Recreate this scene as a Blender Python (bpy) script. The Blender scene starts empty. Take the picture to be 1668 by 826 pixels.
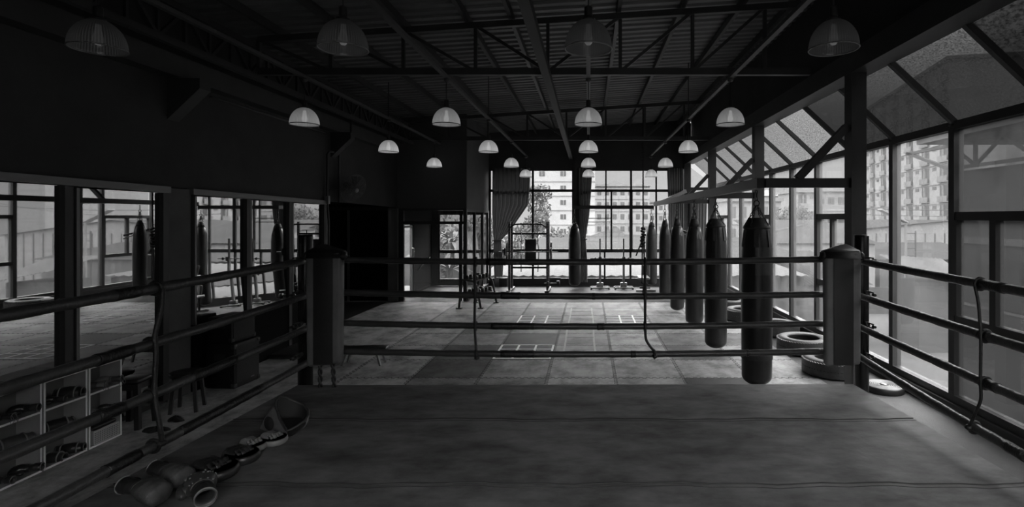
import bpy, bmesh, math, random
from mathutils import Vector, Matrix, Euler
random.seed(7)
SC = bpy.context.scene
COL = SC.collection
F = 871.0; VX = 958.5; VY = 354.0; H = 2.366; RING = 0.60
PI = math.pi
def at(px, py, Y): return Vector(((px-VX)*Y/F, Y, H-(py-VY)*Y/F))
# ------------------------------------------------------------------ materials
MATS = {}
def mat(name, c, rough=.6, metal=0., noise=None, bump=None, spec=.5, coat=0.):
    if name in MATS: return MATS[name]
    m = bpy.data.materials.new(name); m.use_nodes = True
    nt = m.node_tree; b = nt.nodes['Principled BSDF']
    b.inputs['Base Color'].default_value = (c, c, c, 1)
    b.inputs['Roughness'].default_value = rough
    b.inputs['Metallic'].default_value = metal
    b.inputs['Specular IOR Level'].default_value = spec
    if coat: b.inputs['Coat Weight'].default_value = coat
    if noise or bump:
        tc = nt.nodes.new('ShaderNodeTexCoord')
    if noise:
        sc, amt = noise[0], noise[1]
        n = nt.nodes.new('ShaderNodeTexNoise'); n.inputs['Scale'].default_value = sc
        n.inputs['Detail'].default_value = 6; n.inputs['Roughness'].default_value = .65
        mp = nt.nodes.new('ShaderNodeMapping')
        if len(noise) > 2: mp.inputs['Scale'].default_value = noise[2]
        nt.links.new(tc.outputs['Object'], mp.inputs['Vector']); nt.links.new(mp.outputs['Vector'], n.inputs['Vector'])
        r = nt.nodes.new('ShaderNodeMapRange')
        r.inputs['From Min'].default_value = .3; r.inputs['From Max'].default_value = .7
        r.inputs['To Min'].default_value = c*(1-amt); r.inputs['To Max'].default_value = c*(1+amt)
        nt.links.new(n.outputs['Fac'], r.inputs['Value']); nt.links.new(r.outputs['Result'], b.inputs['Base Color'])
    if bump:
        n2 = nt.nodes.new('ShaderNodeTexNoise'); n2.inputs['Scale'].default_value = bump[0]; n2.inputs['Detail'].default_value = 4
        bp = nt.nodes.new('ShaderNodeBump'); bp.inputs['Strength'].default_value = bump[1]; bp.inputs['Distance'].default_value = .02
        nt.links.new(tc.outputs['Object'], n2.inputs['Vector']); nt.links.new(n2.outputs['Fac'], bp.inputs['Height'])
        nt.links.new(bp.outputs['Normal'], b.inputs['Normal'])
    MATS[name] = m
    return m
def glass_mat(name, tint, dust, dustcol, scale=3., stretch=(1,1,1), gloss=.06, lo=.35, hi=.75):
    """thin pane: see-through sheet, a little mirror and a film of dust that glows with the daylight behind it"""
    if name in MATS: return MATS[name]
    m = bpy.data.materials.new(name); m.use_nodes = True
    nt = m.node_tree; nt.nodes.clear()
    out = nt.nodes.new('ShaderNodeOutputMaterial')
    tr = nt.nodes.new('ShaderNodeBsdfTransparent'); tr.inputs['Color'].default_value = (tint, tint, tint, 1)
    gl = nt.nodes.new('ShaderNodeBsdfGlossy'); gl.inputs['Roughness'].default_value = .01; gl.inputs['Color'].default_value = (.9,.9,.9,1)
    tl = nt.nodes.new('ShaderNodeBsdfTranslucent'); tl.inputs['Color'].default_value = (dustcol, dustcol, dustcol, 1)
    tc = nt.nodes.new('ShaderNodeTexCoord'); mp = nt.nodes.new('ShaderNodeMapping'); mp.inputs['Scale'].default_value = stretch
    n = nt.nodes.new('ShaderNodeTexNoise'); n.inputs['Scale'].default_value = scale; n.inputs['Detail'].default_value = 8; n.inputs['Roughness'].default_value = .7
    r = nt.nodes.new('ShaderNodeMapRange'); r.inputs['From Min'].default_value = lo; r.inputs['From Max'].default_value = hi
    r.inputs['To Min'].default_value = dust*.45; r.inputs['To Max'].default_value = min(1, dust*1.7)
    m1 = nt.nodes.new('ShaderNodeMixShader'); m2 = nt.nodes.new('ShaderNodeMixShader'); m2.inputs['Fac'].default_value = gloss
    L = nt.links.new
    L(tc.outputs['Object'], mp.inputs['Vector']); L(mp.outputs['Vector'], n.inputs['Vector']); L(n.outputs['Fac'], r.inputs['Value'])
    L(r.outputs['Result'], m1.inputs['Fac']); L(tr.outputs[0], m1.inputs[1]); L(tl.outputs[0], m1.inputs[2])
    L(m1.outputs[0], m2.inputs[1]); L(gl.outputs[0], m2.inputs[2]); L(m2.outputs[0], out.inputs['Surface'])
    MATS[name] = m
    return m
def emit_mat(name, c, s):
    if name in MATS: return MATS[name]
    m = bpy.data.materials.new(name); m.use_nodes = True
    b = m.node_tree.nodes['Principled BSDF']
    b.inputs['Base Color'].default_value = (c, c, c, 1)
    b.inputs['Emission Color'].default_value = (1, 1, 1, 1); b.inputs['Emission Strength'].default_value = s
    MATS[name] = m
    return m
def shade_mat(name,glow,clear=.30,milk=.6):
    m = bpy.data.materials.new(name); m.use_nodes = True
    nt = m.node_tree; nt.nodes.clear(); L = nt.links.new
    out = nt.nodes.new('ShaderNodeOutputMaterial')
    tr = nt.nodes.new('ShaderNodeBsdfTransparent'); tr.inputs['Color'].default_value = (.8,.8,.8,1)
    tl = nt.nodes.new('ShaderNodeBsdfTranslucent'); tl.inputs['Color'].default_value = (milk,milk,milk,1)
    em = nt.nodes.new('ShaderNodeEmission'); em.inputs['Strength'].default_value = glow
    gl = nt.nodes.new('ShaderNodeBsdfGlossy'); gl.inputs['Roughness'].default_value = .15; gl.inputs['Color'].default_value = (.8,.8,.8,1)
    # prismatic ribs: the glow runs in fine upright stripes and is strongest low on the dome
    tc = nt.nodes.new('ShaderNodeTexCoord'); sx = nt.nodes.new('ShaderNodeSeparateXYZ'); L(tc.outputs['Object'], sx.inputs[0])
    an = nt.nodes.new('ShaderNodeMath'); an.operation = 'ARCTAN2'; L(sx.outputs['Y'], an.inputs[0]); L(sx.outputs['X'], an.inputs[1])
    k = nt.nodes.new('ShaderNodeMath'); k.operation = 'MULTIPLY'; k.inputs[1].default_value = 60; L(an.outputs[0], k.inputs[0])
    si = nt.nodes.new('ShaderNodeMath'); si.operation = 'SINE'; L(k.outputs[0], si.inputs[0])
    r1 = nt.nodes.new('ShaderNodeMapRange'); r1.inputs['From Min'].default_value = -1; r1.inputs['To Min'].default_value = .45; r1.inputs['To Max'].default_value = 1.4; L(si.outputs[0], r1.inputs['Value'])
    r2 = nt.nodes.new('ShaderNodeMapRange'); r2.inputs['From Min'].default_value = .05; r2.inputs['From Max'].default_value = .24; r2.inputs['To Min'].default_value = 1.; r2.inputs['To Max'].default_value = .25; L(sx.outputs['Z'], r2.inputs['Value'])
    mm = nt.nodes.new('ShaderNodeMath'); mm.operation = 'MULTIPLY'; L(r1.outputs[0], mm.inputs[0]); L(r2.outputs[0], mm.inputs[1])
    m3 = nt.nodes.new('ShaderNodeMath'); m3.operation = 'MULTIPLY'; m3.inputs[1].default_value = glow; L(mm.outputs[0], m3.inputs[0]); L(m3.outputs[0], em.inputs['Strength'])
    ad = nt.nodes.new('ShaderNodeAddShader'); L(tl.outputs[0], ad.inputs[0]); L(em.outputs[0], ad.inputs[1])
    b = nt.nodes.new('ShaderNodeMixShader'); b.inputs[0].default_value = 1-clear
    c = nt.nodes.new('ShaderNodeMixShader'); c.inputs[0].default_value = .05
    L(tr.outputs[0], b.inputs[1]); L(ad.outputs[0], b.inputs[2])
    L(b.outputs[0], c.inputs[1]); L(gl.outputs[0], c.inputs[2]); L(c.outputs[0], out.inputs['Surface'])
    return m
K = dict(
 wall=mat('wall_black_plaster', .030, .75, noise=(1.5,.25), bump=(9,.15)),
 wallside=mat('wall_grey_paint', .075, .8, noise=(2,.15)),
 plaster=mat('column_plaster', .10, .8, noise=(3,.2), bump=(14,.2)),
 blackpanel=mat('black_panel', 0.0060, .8, spec=.08),
 floorplain=mat('floor_rubber', .042, .6, spec=.08, noise=(1.2,.2), bump=(60,.1)),
 steel=mat('dark_steel', .035, .45, noise=(4,.2)),
 steel2=mat('grey_steel', 0.0270, .45, noise=(5,.2)),
 rail=mat('rail_grey', 0.0600, .5),
 frame=mat('window_frame_dark', .022, .5),
 framegrey=mat('mirror_frame_alu', .16, .4, metal=.3),
 roof=mat('roof_sheet', 0.1276, .5, metal=.2, noise=(.8,.25,(.4,3,1))),
 canvas=mat('ring_canvas', .105, .62, noise=(2.6,.62,(1,1.9,1)), bump=(7,.35)),
 canvasdark=mat('canvas_seam', .03, .7),
 skirt=mat('ring_skirt', .05, .7),
 rope=mat('rope_sleeve', .050, .32, noise=(30,.2,(.2,.2,1)), bump=(26,.35)),
 tape=mat('black_tape', .012, .38, bump=(60,.4)),
 pad_d=mat('corner_pad_dark', 0.0178, .5, noise=(5,.3), bump=(11,.15)),
 pad_l=mat('corner_pad_grey', 0.1470, .5, noise=(5,.2), bump=(11,.15)),
 postm=mat('post_black_gloss', .014, .25, metal=.2),
 chrome=mat('chrome', .5, .22, metal=1.),
 bag=mat('bag_leather', 0.0210, .30, noise=(4,.5,(1,1,.4)), bump=(5,.35)),
 bag2=mat('bag_leather_grey', .042, .34, noise=(5,.4,(1,1,.4)), bump=(6,.35)),
 bagcap=mat('bag_canvas_top', .035, .6, bump=(20,.3)),
 rubber=mat('tyre_rubber', .030, .5, noise=(12,.35), bump=(40,.25)),
 curtain=mat('curtain_grey', .13, .75, noise=(4,.2,(3,3,.2))),
 white=mat('white_laminate', .34, .45, noise=(6,.1)),
 marking=mat('white_tape', 0.9180, .6),
 marking2=mat('pale_chalk', .42, .7),
 seam=mat('mat_gap', .015, .8),
 leather_d=mat('glove_black', .022, .33, noise=(9,.3), bump=(18,.3)),
 leather_w=mat('worn_leather', .055, .5, noise=(14,.45), bump=(22,.5)),
 guard_side=mat('guard_side', .13, .5, noise=(9,.2)),
 guard_in=mat('guard_lining', .012, .7),
 leather_f=mat('mitt_face', .045, .4, noise=(9,.25), bump=(18,.2)),
 leather_m=mat('glove_grey', 0.0630, .38, noise=(9,.25), bump=(18,.3)),
 leather_l=mat('glove_pale', 0.1870, .45, noise=(8,.2), bump=(18,.3)),
 cord=mat('black_cord', .012, .5),
 speaker=mat('speaker_black', 0.0056, .55, bump=(70,.3)),
 plastic=mat('stool_plastic', .020, .35),
 fabric=mat('black_cloth', .018, .9),
 plate=mat('iron_plate', .022, .4),
 bright=mat('pale_steel', .32, .35, metal=.5),
 bright2=mat('worn_steel', .22, .45, metal=.2),
 ext_white=mat('facade_white', 0.1376, .8, noise=(.15,.08), spec=0.0),
 ext_lt=mat('facade_pale', 0.1201, .8, noise=(.2,.08), spec=0.0),
 ext_mid=mat('facade_grey', 0.0949, .85, noise=(.3,.15), spec=0.0),
 ext_dk=mat('facade_dark', 0.0335, .7, spec=0.0),
 ext_win=mat('far_window', 0.0225, .35),
 ext_roof=mat('tin_roof', 0.0239, .6, noise=(.3,.15), spec=0.0),
 ext_roof2=mat('tin_roof_pale', 0.0557, .6, noise=(.3,.12), spec=0.0),
 ext_shed=mat('shed_tin', 0.0457, .7, noise=(.6,.2), spec=0.0),
 conc=mat('old_concrete', 0.0368, .9, noise=(.35,.3,(1,1,.5)), spec=0.0),
 conc2=mat('stained_concrete', 0.0263, .9, noise=(.6,.35,(1,1,.3)), spec=0.0),
 ground=mat('yard_ground', 0.0482, .9, noise=(.12,.2), spec=0.0),
 leaf=mat('leaf', 0.0422, .6, noise=(.9,.5), spec=0.0),
 leaf2=mat('palm_leaf', 0.0539, .6, noise=(.9,.3), spec=0.0),
 trunk=mat('bark', 0.0106, .9, spec=0.0),
 rack_steel=mat('rack_steel', .10, .4, metal=.3),
 wire=mat('fan_wire', .10, .4, metal=.4),
)
K['glass_far'] = glass_mat('glass_clear', .92, .05, .12, 2.5)
K['glass_r'] = glass_mat('glass_dusty', .82, .20, .12, 2.0, (1,1,1))
K['glass_near'] = glass_mat('glass_dusty_vignette', .46, .42, .045, 1.6, (1,1,1))  # dusty pane, tinted further to paint in darkening toward the frame edge
K['glass_mid'] = glass_mat('glass_dusty_vignette_mid', .80, .22, .08, 1.8, (1,1,1))  # milder step of the same painted edge darkening over real dust
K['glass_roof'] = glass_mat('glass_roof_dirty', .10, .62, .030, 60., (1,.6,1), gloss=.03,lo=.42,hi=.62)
K['glass_roof_near'] = glass_mat('glass_roof_near', .022, .80, .0028, 60., (1,.6,1), gloss=.012,lo=.42,hi=.62)  # darker copy of the roof glass, painting in the edge vignette
K['glass_roof_first'] = glass_mat('glass_roof_first', .006, .80, .0007, 30., (1,.6,1), gloss=.01,lo=.42,hi=.62)  # darkest copy, same painted vignette for the bay nearest the camera
K['shade'] = shade_mat('ribbed_acrylic',.02)
def cloth_mat():
    m=bpy.data.materials.new('curtain_cloth');m.use_nodes=True;nt=m.node_tree;nt.nodes.clear();L=nt.links.new
    out=nt.nodes.new('ShaderNodeOutputMaterial');d=nt.nodes.new('ShaderNodeBsdfDiffuse');t=nt.nodes.new('ShaderNodeBsdfTranslucent')
    d.inputs['Color'].default_value=(.19,.19,.19,1);t.inputs['Color'].default_value=(.04,.04,.04,1)
    x=nt.nodes.new('ShaderNodeMixShader');x.inputs[0].default_value=.35
    L(d.outputs[0],x.inputs[1]);L(t.outputs[0],x.inputs[2]);L(x.outputs[0],out.inputs['Surface'])
    return m
K['curtain']=cloth_mat()
def mirror_mat(name, c):
    m = mat(name, c, .012, 1.0); return m
K['mirror'] = mirror_mat('mirror_glass', .42)
# ------------------------------------------------------------------ mesh builder
class MB:
    def __init__(s): s.v=[]; s.f=[]; s.m=[]; s.sm=[]; s.mi=0
    def add(s, vs, fs, smooth=False):
        b=len(s.v); s.v += [tuple(v) for v in vs]
        for f in fs: s.f.append([b+i for i in f]); s.m.append(s.mi); s.sm.append(smooth)
        return s
    def box(s, c, d, rot=None, bev=0):
        hx,hy,hz=d[0]/2,d[1]/2,d[2]/2
        if bev:
            bm=bmesh.new(); bmesh.ops.create_cube(bm,size=1)
            for v in bm.verts: v.co=Vector((v.co.x*d[0],v.co.y*d[1],v.co.z*d[2]))
            bmesh.ops.bevel(bm,geom=bm.edges[:],offset=bev,segments=3,affect='EDGES',profile=.5)
            vs=[v.co.copy() for v in bm.verts]; bm.verts.index_update(); fs=[[v.index for v in f.verts] for f in bm.faces]; bm.free(); sm=True
        else:
            vs=[Vector((x,y,z)) for x in(-hx,hx) for y in(-hy,hy) for z in(-hz,hz)]
            fs=[(0,1,3,2),(4,6,7,5),(0,4,5,1),(2,3,7,6),(0,2,6,4),(1,5,7,3)]; sm=False
        if rot is not None: vs=[rot@v for v in vs]
        c=Vector(c); s.add([v+c for v in vs],fs,sm); return s
    def bb(s,x0,x1,y0,y1,z0,z1,bev=0): return s.box(((x0+x1)/2,(y0+y1)/2,(z0+z1)/2),(abs(x1-x0),abs(y1-y0),abs(z1-z0)),bev=bev)
    def bar(s,p0,p1,w,h=None,up=(0,0,1)):
        p0=Vector(p0);p1=Vector(p1);h=h or w;d=(p1-p0);L=d.length;d.normalize();u=Vector(up)
        if abs(d.dot(u))>.98:u=Vector((0,1,0))
        x=d.cross(u).normalized();z=x.cross(d)
        R=Matrix((x,d,z)).transposed()
        return s.box((p0+p1)/2,(w,L,h),R)
    def tube(s,pts,r,n=10,cap=True,closed=False):
        pts=[Vector(p) for p in pts];N=len(pts)
        rr=r if isinstance(r,(list,tuple)) else [r]*N
        vs=[];prev=None
        for i,p in enumerate(pts):
            if closed: t=(pts[(i+1)%N]-pts[i-1])
            else: t=(pts[min(i+1,N-1)]-pts[max(i-1,0)])
            t.normalize()
            if prev is None:
                a=Vector((0,0,1)) if abs(t.z)<.9 else Vector((1,0,0))
                u=t.cross(a).normalized()
            else:
                u=(prev-t*prev.dot(t))
                u.normalize()
            prev=u;w=t.cross(u)
            for k in range(n):
                a=2*PI*k/n;vs.append(p+(u*math.cos(a)+w*math.sin(a))*rr[i])
        fs=[]
        for i in range(N if closed else N-1):
            j=(i+1)%N
            for k in range(n):fs.append((i*n+k,i*n+(k+1)%n,j*n+(k+1)%n,j*n+k))
        s.add(vs,fs,True)
        if cap and not closed:
            b=len(s.v)-N*n
            s.f.append([b+k for k in range(n)][::-1]);s.m.append(s.mi);s.sm.append(False)
            s.f.append([b+(N-1)*n+k for k in range(n)]);s.m.append(s.mi);s.sm.append(False)
        return s
    def lathe(s,prof,c=(0,0,0),n=24,R=None,rib=0,sx=1,sy=1,cap=True):
        c=Vector(c);vs=[];m=len(prof)
        for (r,z) in prof:
            for k in range(n):
                a=2*PI*k/n;q=r*(1+(rib if k%2 else -rib))
                v=Vector((q*math.cos(a)*sx,q*math.sin(a)*sy,z))
                vs.append((R@v if R is not None else v)+c)
        fs=[(i*n+k,i*n+(k+1)%n,(i+1)*n+(k+1)%n,(i+1)*n+k) for i in range(m-1) for k in range(n)]
        s.add(vs,fs,True)
        b=len(s.v)-m*n
        if cap:
            for i,rev in ((0,True),(m-1,False)):
                if prof[i][0]>1e-5:
                    f=[b+i*n+k for k in range(n)]
                    s.f.append(f[::-1] if rev else f);s.m.append(s.mi);s.sm.append(False)
        return s
    def ell(s,c,d,R=None,n=16,m=10):
        prof=[]
        for i in range(m+1):
            a=-PI/2+PI*i/m;prof.append((max(math.cos(a),1e-4),math.sin(a)))
        S=Matrix.Diagonal(Vector(d)); T=(R@S) if R is not None else S
        return s.lathe(prof,c,n,T,cap=False)
    def ring(s,c,R0,r,axis='z',n=24,k=8,R=None,sx=1,sy=1):
        pts=[]
        for i in range(n):
            a=2*PI*i/n;v=Vector((R0*math.cos(a)*sx,R0*math.sin(a)*sy,0))
            if axis=='y':v=Vector((v.x,0,v.y))
            if axis=='x':v=Vector((0,v.x,v.y))
            if R is not None:v=R@v
            pts.append(v+Vector(c))
        return s.tube(pts,r,k,closed=True)
    def quad(s,a,b,c,d): s.add([a,b,c,d],[(0,1,2,3)]); return s
    def mesh(s,name,mats):
        me=bpy.data.meshes.new(name);me.from_pydata(s.v,[],s.f)
        for mm in (mats if isinstance(mats,(list,tuple)) else [mats]):me.materials.append(mm)
        me.polygons.foreach_set('material_index',s.m);me.polygons.foreach_set('use_smooth',s.sm)
        me.update();return me
    def build(s,name,mats,parent=None,loc=None):
        o=bpy.data.objects.new(name,s.mesh(name,mats));COL.objects.link(o)
        if parent is not None:o.parent=parent
        if loc is not None:o.location=loc
        return o
def tag(o,label=None,cat=None,group=None,kind=None):
    if label:o['label']=label
    if cat:o['category']=cat
    if group:o['group']=group
    if kind:o['kind']=kind
    return o
def thing(name,label,cat,loc=(0,0,0),rz=0,group=None,rot=None):
    o=bpy.data.objects.new(name,None);COL.objects.link(o);o.location=loc
    o.rotation_euler=rot if rot else (0,0,rz);o.empty_display_size=.1
    return tag(o,label,cat,group)
def S(name,mb,m,label=None,parent=None):
    o=mb.build(name,m,parent)
    if parent is None:
        o['kind']='structure'
        if label:o['label']=label
    return o
def kids(o): return [c for c in COL.objects if c.parent==o]
def dup(src,loc=None,rz=None,label=None,group=None,rot=None,scale=None):
    def cp(o,par):
        c=o.copy();COL.objects.link(c)
        if par is not None:c.parent=par
        for ch in list(o.children):cp(ch,c)
        return c
    r=cp(src,None)
    if loc is not None:r.location=loc
    if rz is not None:r.rotation_euler=(0,0,rz)
    if rot is not None:r.rotation_euler=rot
    if scale is not None:r.scale=scale
    if label:r['label']=label
    if group:r['group']=group
    return r
def Rz(a):return Matrix.Rotation(a,3,'Z')
def Rx(a):return Matrix.Rotation(a,3,'X')
def Ry(a):return Matrix.Rotation(a,3,'Y')
# ------------------------------------------------------------------ camera, world
cam=bpy.data.cameras.new('camera');co=bpy.data.objects.new('camera',cam);COL.objects.link(co)
co.location=(0,0,H);co.rotation_euler=(PI/2,0,0)
cam.sensor_fit='HORIZONTAL';cam.sensor_width=36;cam.lens=F/1668*36
cam.shift_x=-(VX-834)/1668;cam.shift_y=-(413-VY)/1668;cam.clip_end=1000;cam.clip_start=.05
SC.camera=co
ZEN=34.
w=bpy.data.worlds.new('world');SC.world=w;w.use_nodes=True;nt=w.node_tree
bg=nt.nodes['Background'];bg.inputs['Strength'].default_value=1.0
tc=nt.nodes.new('ShaderNodeTexCoord');nz=nt.nodes.new('ShaderNodeTexNoise');nz.inputs['Scale'].default_value=2.;nz.inputs['Detail'].default_value=4
mr=nt.nodes.new('ShaderNodeMapRange');mr.inputs['To Min'].default_value=.70;mr.inputs['To Max'].default_value=.90
L_=nt.links.new
L_(tc.outputs['Generated'],nz.inputs['Vector']);L_(nz.outputs['Fac'],mr.inputs['Value'])
# overcast sky: pale at the horizon, much brighter overhead
sp=nt.nodes.new('ShaderNodeSeparateXYZ');L_(tc.outputs['Generated'],sp.inputs['Vector'])
ze=nt.nodes.new('ShaderNodeMapRange');ze.interpolation_type='SMOOTHSTEP'
ze.inputs['From Min'].default_value=.13;ze.inputs['From Max'].default_value=.50;ze.inputs['To Min'].default_value=1.;ze.inputs['To Max'].default_value=ZEN
L_(sp.outputs['Z'],ze.inputs['Value'])
mu=nt.nodes.new('ShaderNodeMath');mu.operation='MULTIPLY';L_(mr.outputs['Result'],mu.inputs[0]);L_(ze.outputs['Result'],mu.inputs[1])
L_(mu.outputs[0],bg.inputs['Color'])
SC.view_settings.view_transform='Standard';SC.view_settings.look='None';SC.view_settings.exposure=0;SC.view_settings.gamma=1
SC.cycles.use_denoising=True
SC.cycles.max_bounces=10;SC.cycles.diffuse_bounces=5;SC.cycles.glossy_bounces=5;SC.cycles.transparent_max_bounces=24
SC.cycles.sample_clamp_indirect=4
# ------------------------------------------------------------------ room dimensions
LX=-5.40      # left wall inner face
RX=4.40       # right glazing
FY=18.46      # far glazing
PY=15.1       # vestibule front
BX=-3.44      # vestibule side
EAVE=3.46; CX=3.42
BACK=-2.6
def roofz(x):return 5.50+.065*x
# floor ------------------------------------------------------------
def build_floor():
    mb=MB()
    mb.bb(-8.7,RX+.08,BACK,FY+.1,-.35,-.012)
    o=S('floor',mb,K['floorplain'],'grey gym floor of interlocking foam mats')
    S('floor_apron',MB().bb(3.39,RX-.1,BACK,9.0,-.012,.001),mat('apron_rubber',.07,.6,noise=(3,.2),bump=(90,.5)),'dark ribbed rubber strip of floor along the window wall')
    tone={}
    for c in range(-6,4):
        for r in range(-8,8):tone[(c,r)]=random.choice([.20,.215,.225,.235])*(1.9 if c<-3 else 1)  # mirror-side mats coloured paler to make up for weak light there
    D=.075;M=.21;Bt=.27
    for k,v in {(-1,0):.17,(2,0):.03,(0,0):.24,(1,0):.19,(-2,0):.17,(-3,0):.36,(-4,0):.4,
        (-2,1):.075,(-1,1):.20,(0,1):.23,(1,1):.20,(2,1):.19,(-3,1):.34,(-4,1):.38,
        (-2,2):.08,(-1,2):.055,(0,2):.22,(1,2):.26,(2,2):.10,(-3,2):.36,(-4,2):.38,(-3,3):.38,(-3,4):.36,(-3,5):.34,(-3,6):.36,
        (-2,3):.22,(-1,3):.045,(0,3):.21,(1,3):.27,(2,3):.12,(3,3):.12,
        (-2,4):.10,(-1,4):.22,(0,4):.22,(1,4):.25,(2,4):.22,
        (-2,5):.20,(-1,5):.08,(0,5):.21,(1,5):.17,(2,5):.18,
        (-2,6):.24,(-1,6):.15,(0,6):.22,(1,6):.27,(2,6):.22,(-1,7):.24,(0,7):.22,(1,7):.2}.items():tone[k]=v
    mb=MB();cols=[]
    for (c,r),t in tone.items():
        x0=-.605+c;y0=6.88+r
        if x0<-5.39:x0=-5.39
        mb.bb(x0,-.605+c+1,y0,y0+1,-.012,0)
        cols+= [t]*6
    m=bpy.data.materials.new('foam_mat');m.use_nodes=True;nt=m.node_tree;b=nt.nodes['Principled BSDF'];L=nt.links.new
    a=nt.nodes.new('ShaderNodeAttribute');a.attribute_name='tone'
    tc=nt.nodes.new('ShaderNodeTexCoord');n=nt.nodes.new('ShaderNodeTexNoise');n.inputs['Scale'].default_value=2.4;n.inputs['Detail'].default_value=8;n.inputs['Roughness'].default_value=.72
    mp=nt.nodes.new('ShaderNodeMapping');mp.inputs['Scale'].default_value=(1,.8,1)
    r=nt.nodes.new('ShaderNodeMapRange');r.inputs['From Min'].default_value=.32;r.inputs['From Max'].default_value=.62;r.inputs['To Min'].default_value=.55;r.inputs['To Max'].default_value=1.15
    mu=nt.nodes.new('ShaderNodeMath');mu.operation='MULTIPLY'
    r.inputs['From Min'].default_value=.36;r.inputs['From Max'].default_value=.60;r.inputs['To Min'].default_value=.45;r.inputs['To Max'].default_value=1.4
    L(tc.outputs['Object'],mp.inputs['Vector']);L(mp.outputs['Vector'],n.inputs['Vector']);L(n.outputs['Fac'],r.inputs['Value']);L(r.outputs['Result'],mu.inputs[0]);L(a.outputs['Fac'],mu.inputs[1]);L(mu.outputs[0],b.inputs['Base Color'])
    b.inputs['Roughness'].default_value=.62;b.inputs['Specular IOR Level'].default_value=.3
    n2=nt.nodes.new('ShaderNodeTexNoise');n2.inputs['Scale'].default_value=90;bp=nt.nodes.new('ShaderNodeBump');bp.inputs['Strength'].default_value=.25;bp.inputs['Distance'].default_value=.01
    L(tc.outputs['Object'],n2.inputs['Vector']);L(n2.outputs['Fac'],bp.inputs['Height']);L(bp.outputs['Normal'],b.inputs['Normal'])
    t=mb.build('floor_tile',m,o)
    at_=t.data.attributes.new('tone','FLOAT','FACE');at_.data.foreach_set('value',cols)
    # jigsaw teeth along the joints
    mb=MB()
    def tooth(axis,fix,a,bq):
        k=0;p=a
        while p<bq-.001:
            off=.02 if k%2 else -.02
            q=min(p+.05,bq)
            if axis=='y':
                mb.bb(fix+off-.006,fix+off+.006,p,q,0,.0015);mb.bb(fix-.02,fix+.02,q-.004,q+.004,0,.0015)
            else:
                mb.bb(p,q,fix+off-.006,fix+off+.006,0,.0015);mb.bb(q-.003,q+.003,fix-.016,fix+.016,0,.0015)
            p+=.05;k+=1
    for c in range(-3,4):tooth('y',-.605+c,6.9,14.8)
    for r in range(0,9):tooth('x',6.88+r,-3.6,3.38)
    mb.build('floor_seam',K['seam'],o)
build_floor()
# ceiling ------------------------------------------------------------
def build_ceiling():
    mb=MB();y=BACK;per=.23;prof=[(0,0),(.09,0),(.115,.035),(.205,.035)]
    ys=[]
    while y<19.0:
        for a,h in prof:ys.append((y+a,h))
        y+=per
    xs=[LX-.1,3.75];vs=[];fs=[]
    for (yy,h) in ys:
        for x in xs:vs.append((x,yy,roofz(x)+h))
    for i in range(len(ys)-1):fs.append((2*i,2*i+1,2*i+3,2*i+2))
    mb.add(vs,fs)
    mb.add([(v[0],v[1],v[2]+.12) for v in vs],fs)
    S('ceiling',mb,K['roof'],'dark corrugated sheet roof on steel trusses')
    for i,x in enumerate([-4.6,-3.7,-2.75,-1.8,-1.15,.45,1.4,2.3,3.1]):
        z=roofz(x)
        S('ceiling_beam',MB().bb(x-.03,x+.03,BACK,18.9,z-.13,z-.012),K['steel2'],'roof purlin running the length of the hall')
    # trusses
    for ty in (1.25,7.92,14.6):
        mb=MB();x0,x1=-4.88,3.28;zb=4.52
        tz=lambda x:roofz(x)-.19
        mb.bb(x0,x1,ty-.04,ty+.04,zb-.05,zb+.05)
        mb.bar((x0,ty,tz(x0)),(x1,ty,tz(x1)),.08,.09)
        xs=[-.6+1.07*k for k in range(-4,4)]
        for x in xs:mb.bar((x,ty,zb),(x,ty,tz(x)),.05)
        for a,b_ in zip(xs,xs[1:]):
            if b_<=-.55:mb.bar((a,ty,tz(a)),(b_,ty,zb),.045)
            else:mb.bar((a,ty,zb),(b_,ty,tz(b_)),.045)
        S('roof_truss',mb,K['steel'],'flat steel roof truss spanning the hall')
    S('ceiling_beam',MB().bb(-.655,-.545,BACK,18.6,4.36,4.465),mat('girder_black',.017,.6),'central steel girder under the trusses')
    # lattice girder by left wall
    mb=MB();x=-4.95
    mb.bb(x-.04,x+.04,-1,15.0,4.41,4.49);mb.bb(x-.04,x+.04,-1,15.0,4.86,4.94)
    y=-1;k=0
    while y<14.8:
        mb.bar((x,y,4.45 if k%2 else 4.9),(x,y+.42,4.9 if k%2 else 4.45),.04);y+=.42;k+=1
        mb.bar((x,y,4.45),(x,y,4.9),.035)
    S('lattice_girder',mb,K['steel2'],'lattice girder along the top of the dark wall')
    for x in (-4.2,-2.1,0,2.1):
        S('lighting_rail',MB().bb(x-.03,x+.03,2.0,18.4,4.42,4.465),K['rail'],'straight conduit carrying a row of pendant lamps')
    mb=MB()
    for x in (-2.1,2.1,0):
        for y in (4.58,11.24):mb.bar((x,y,4.46),(x,y,roofz(x)-.02),.02)
    for x,y in ((-4.2,11.24),(-4.2,4.58)):mb.bar((x,y,4.46),(x,y,roofz(x)-.02),.02)
    S('rail_hanger_rods',mb,K['steel'],'thin drop rods holding the lighting rails')
build_ceiling()
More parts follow.
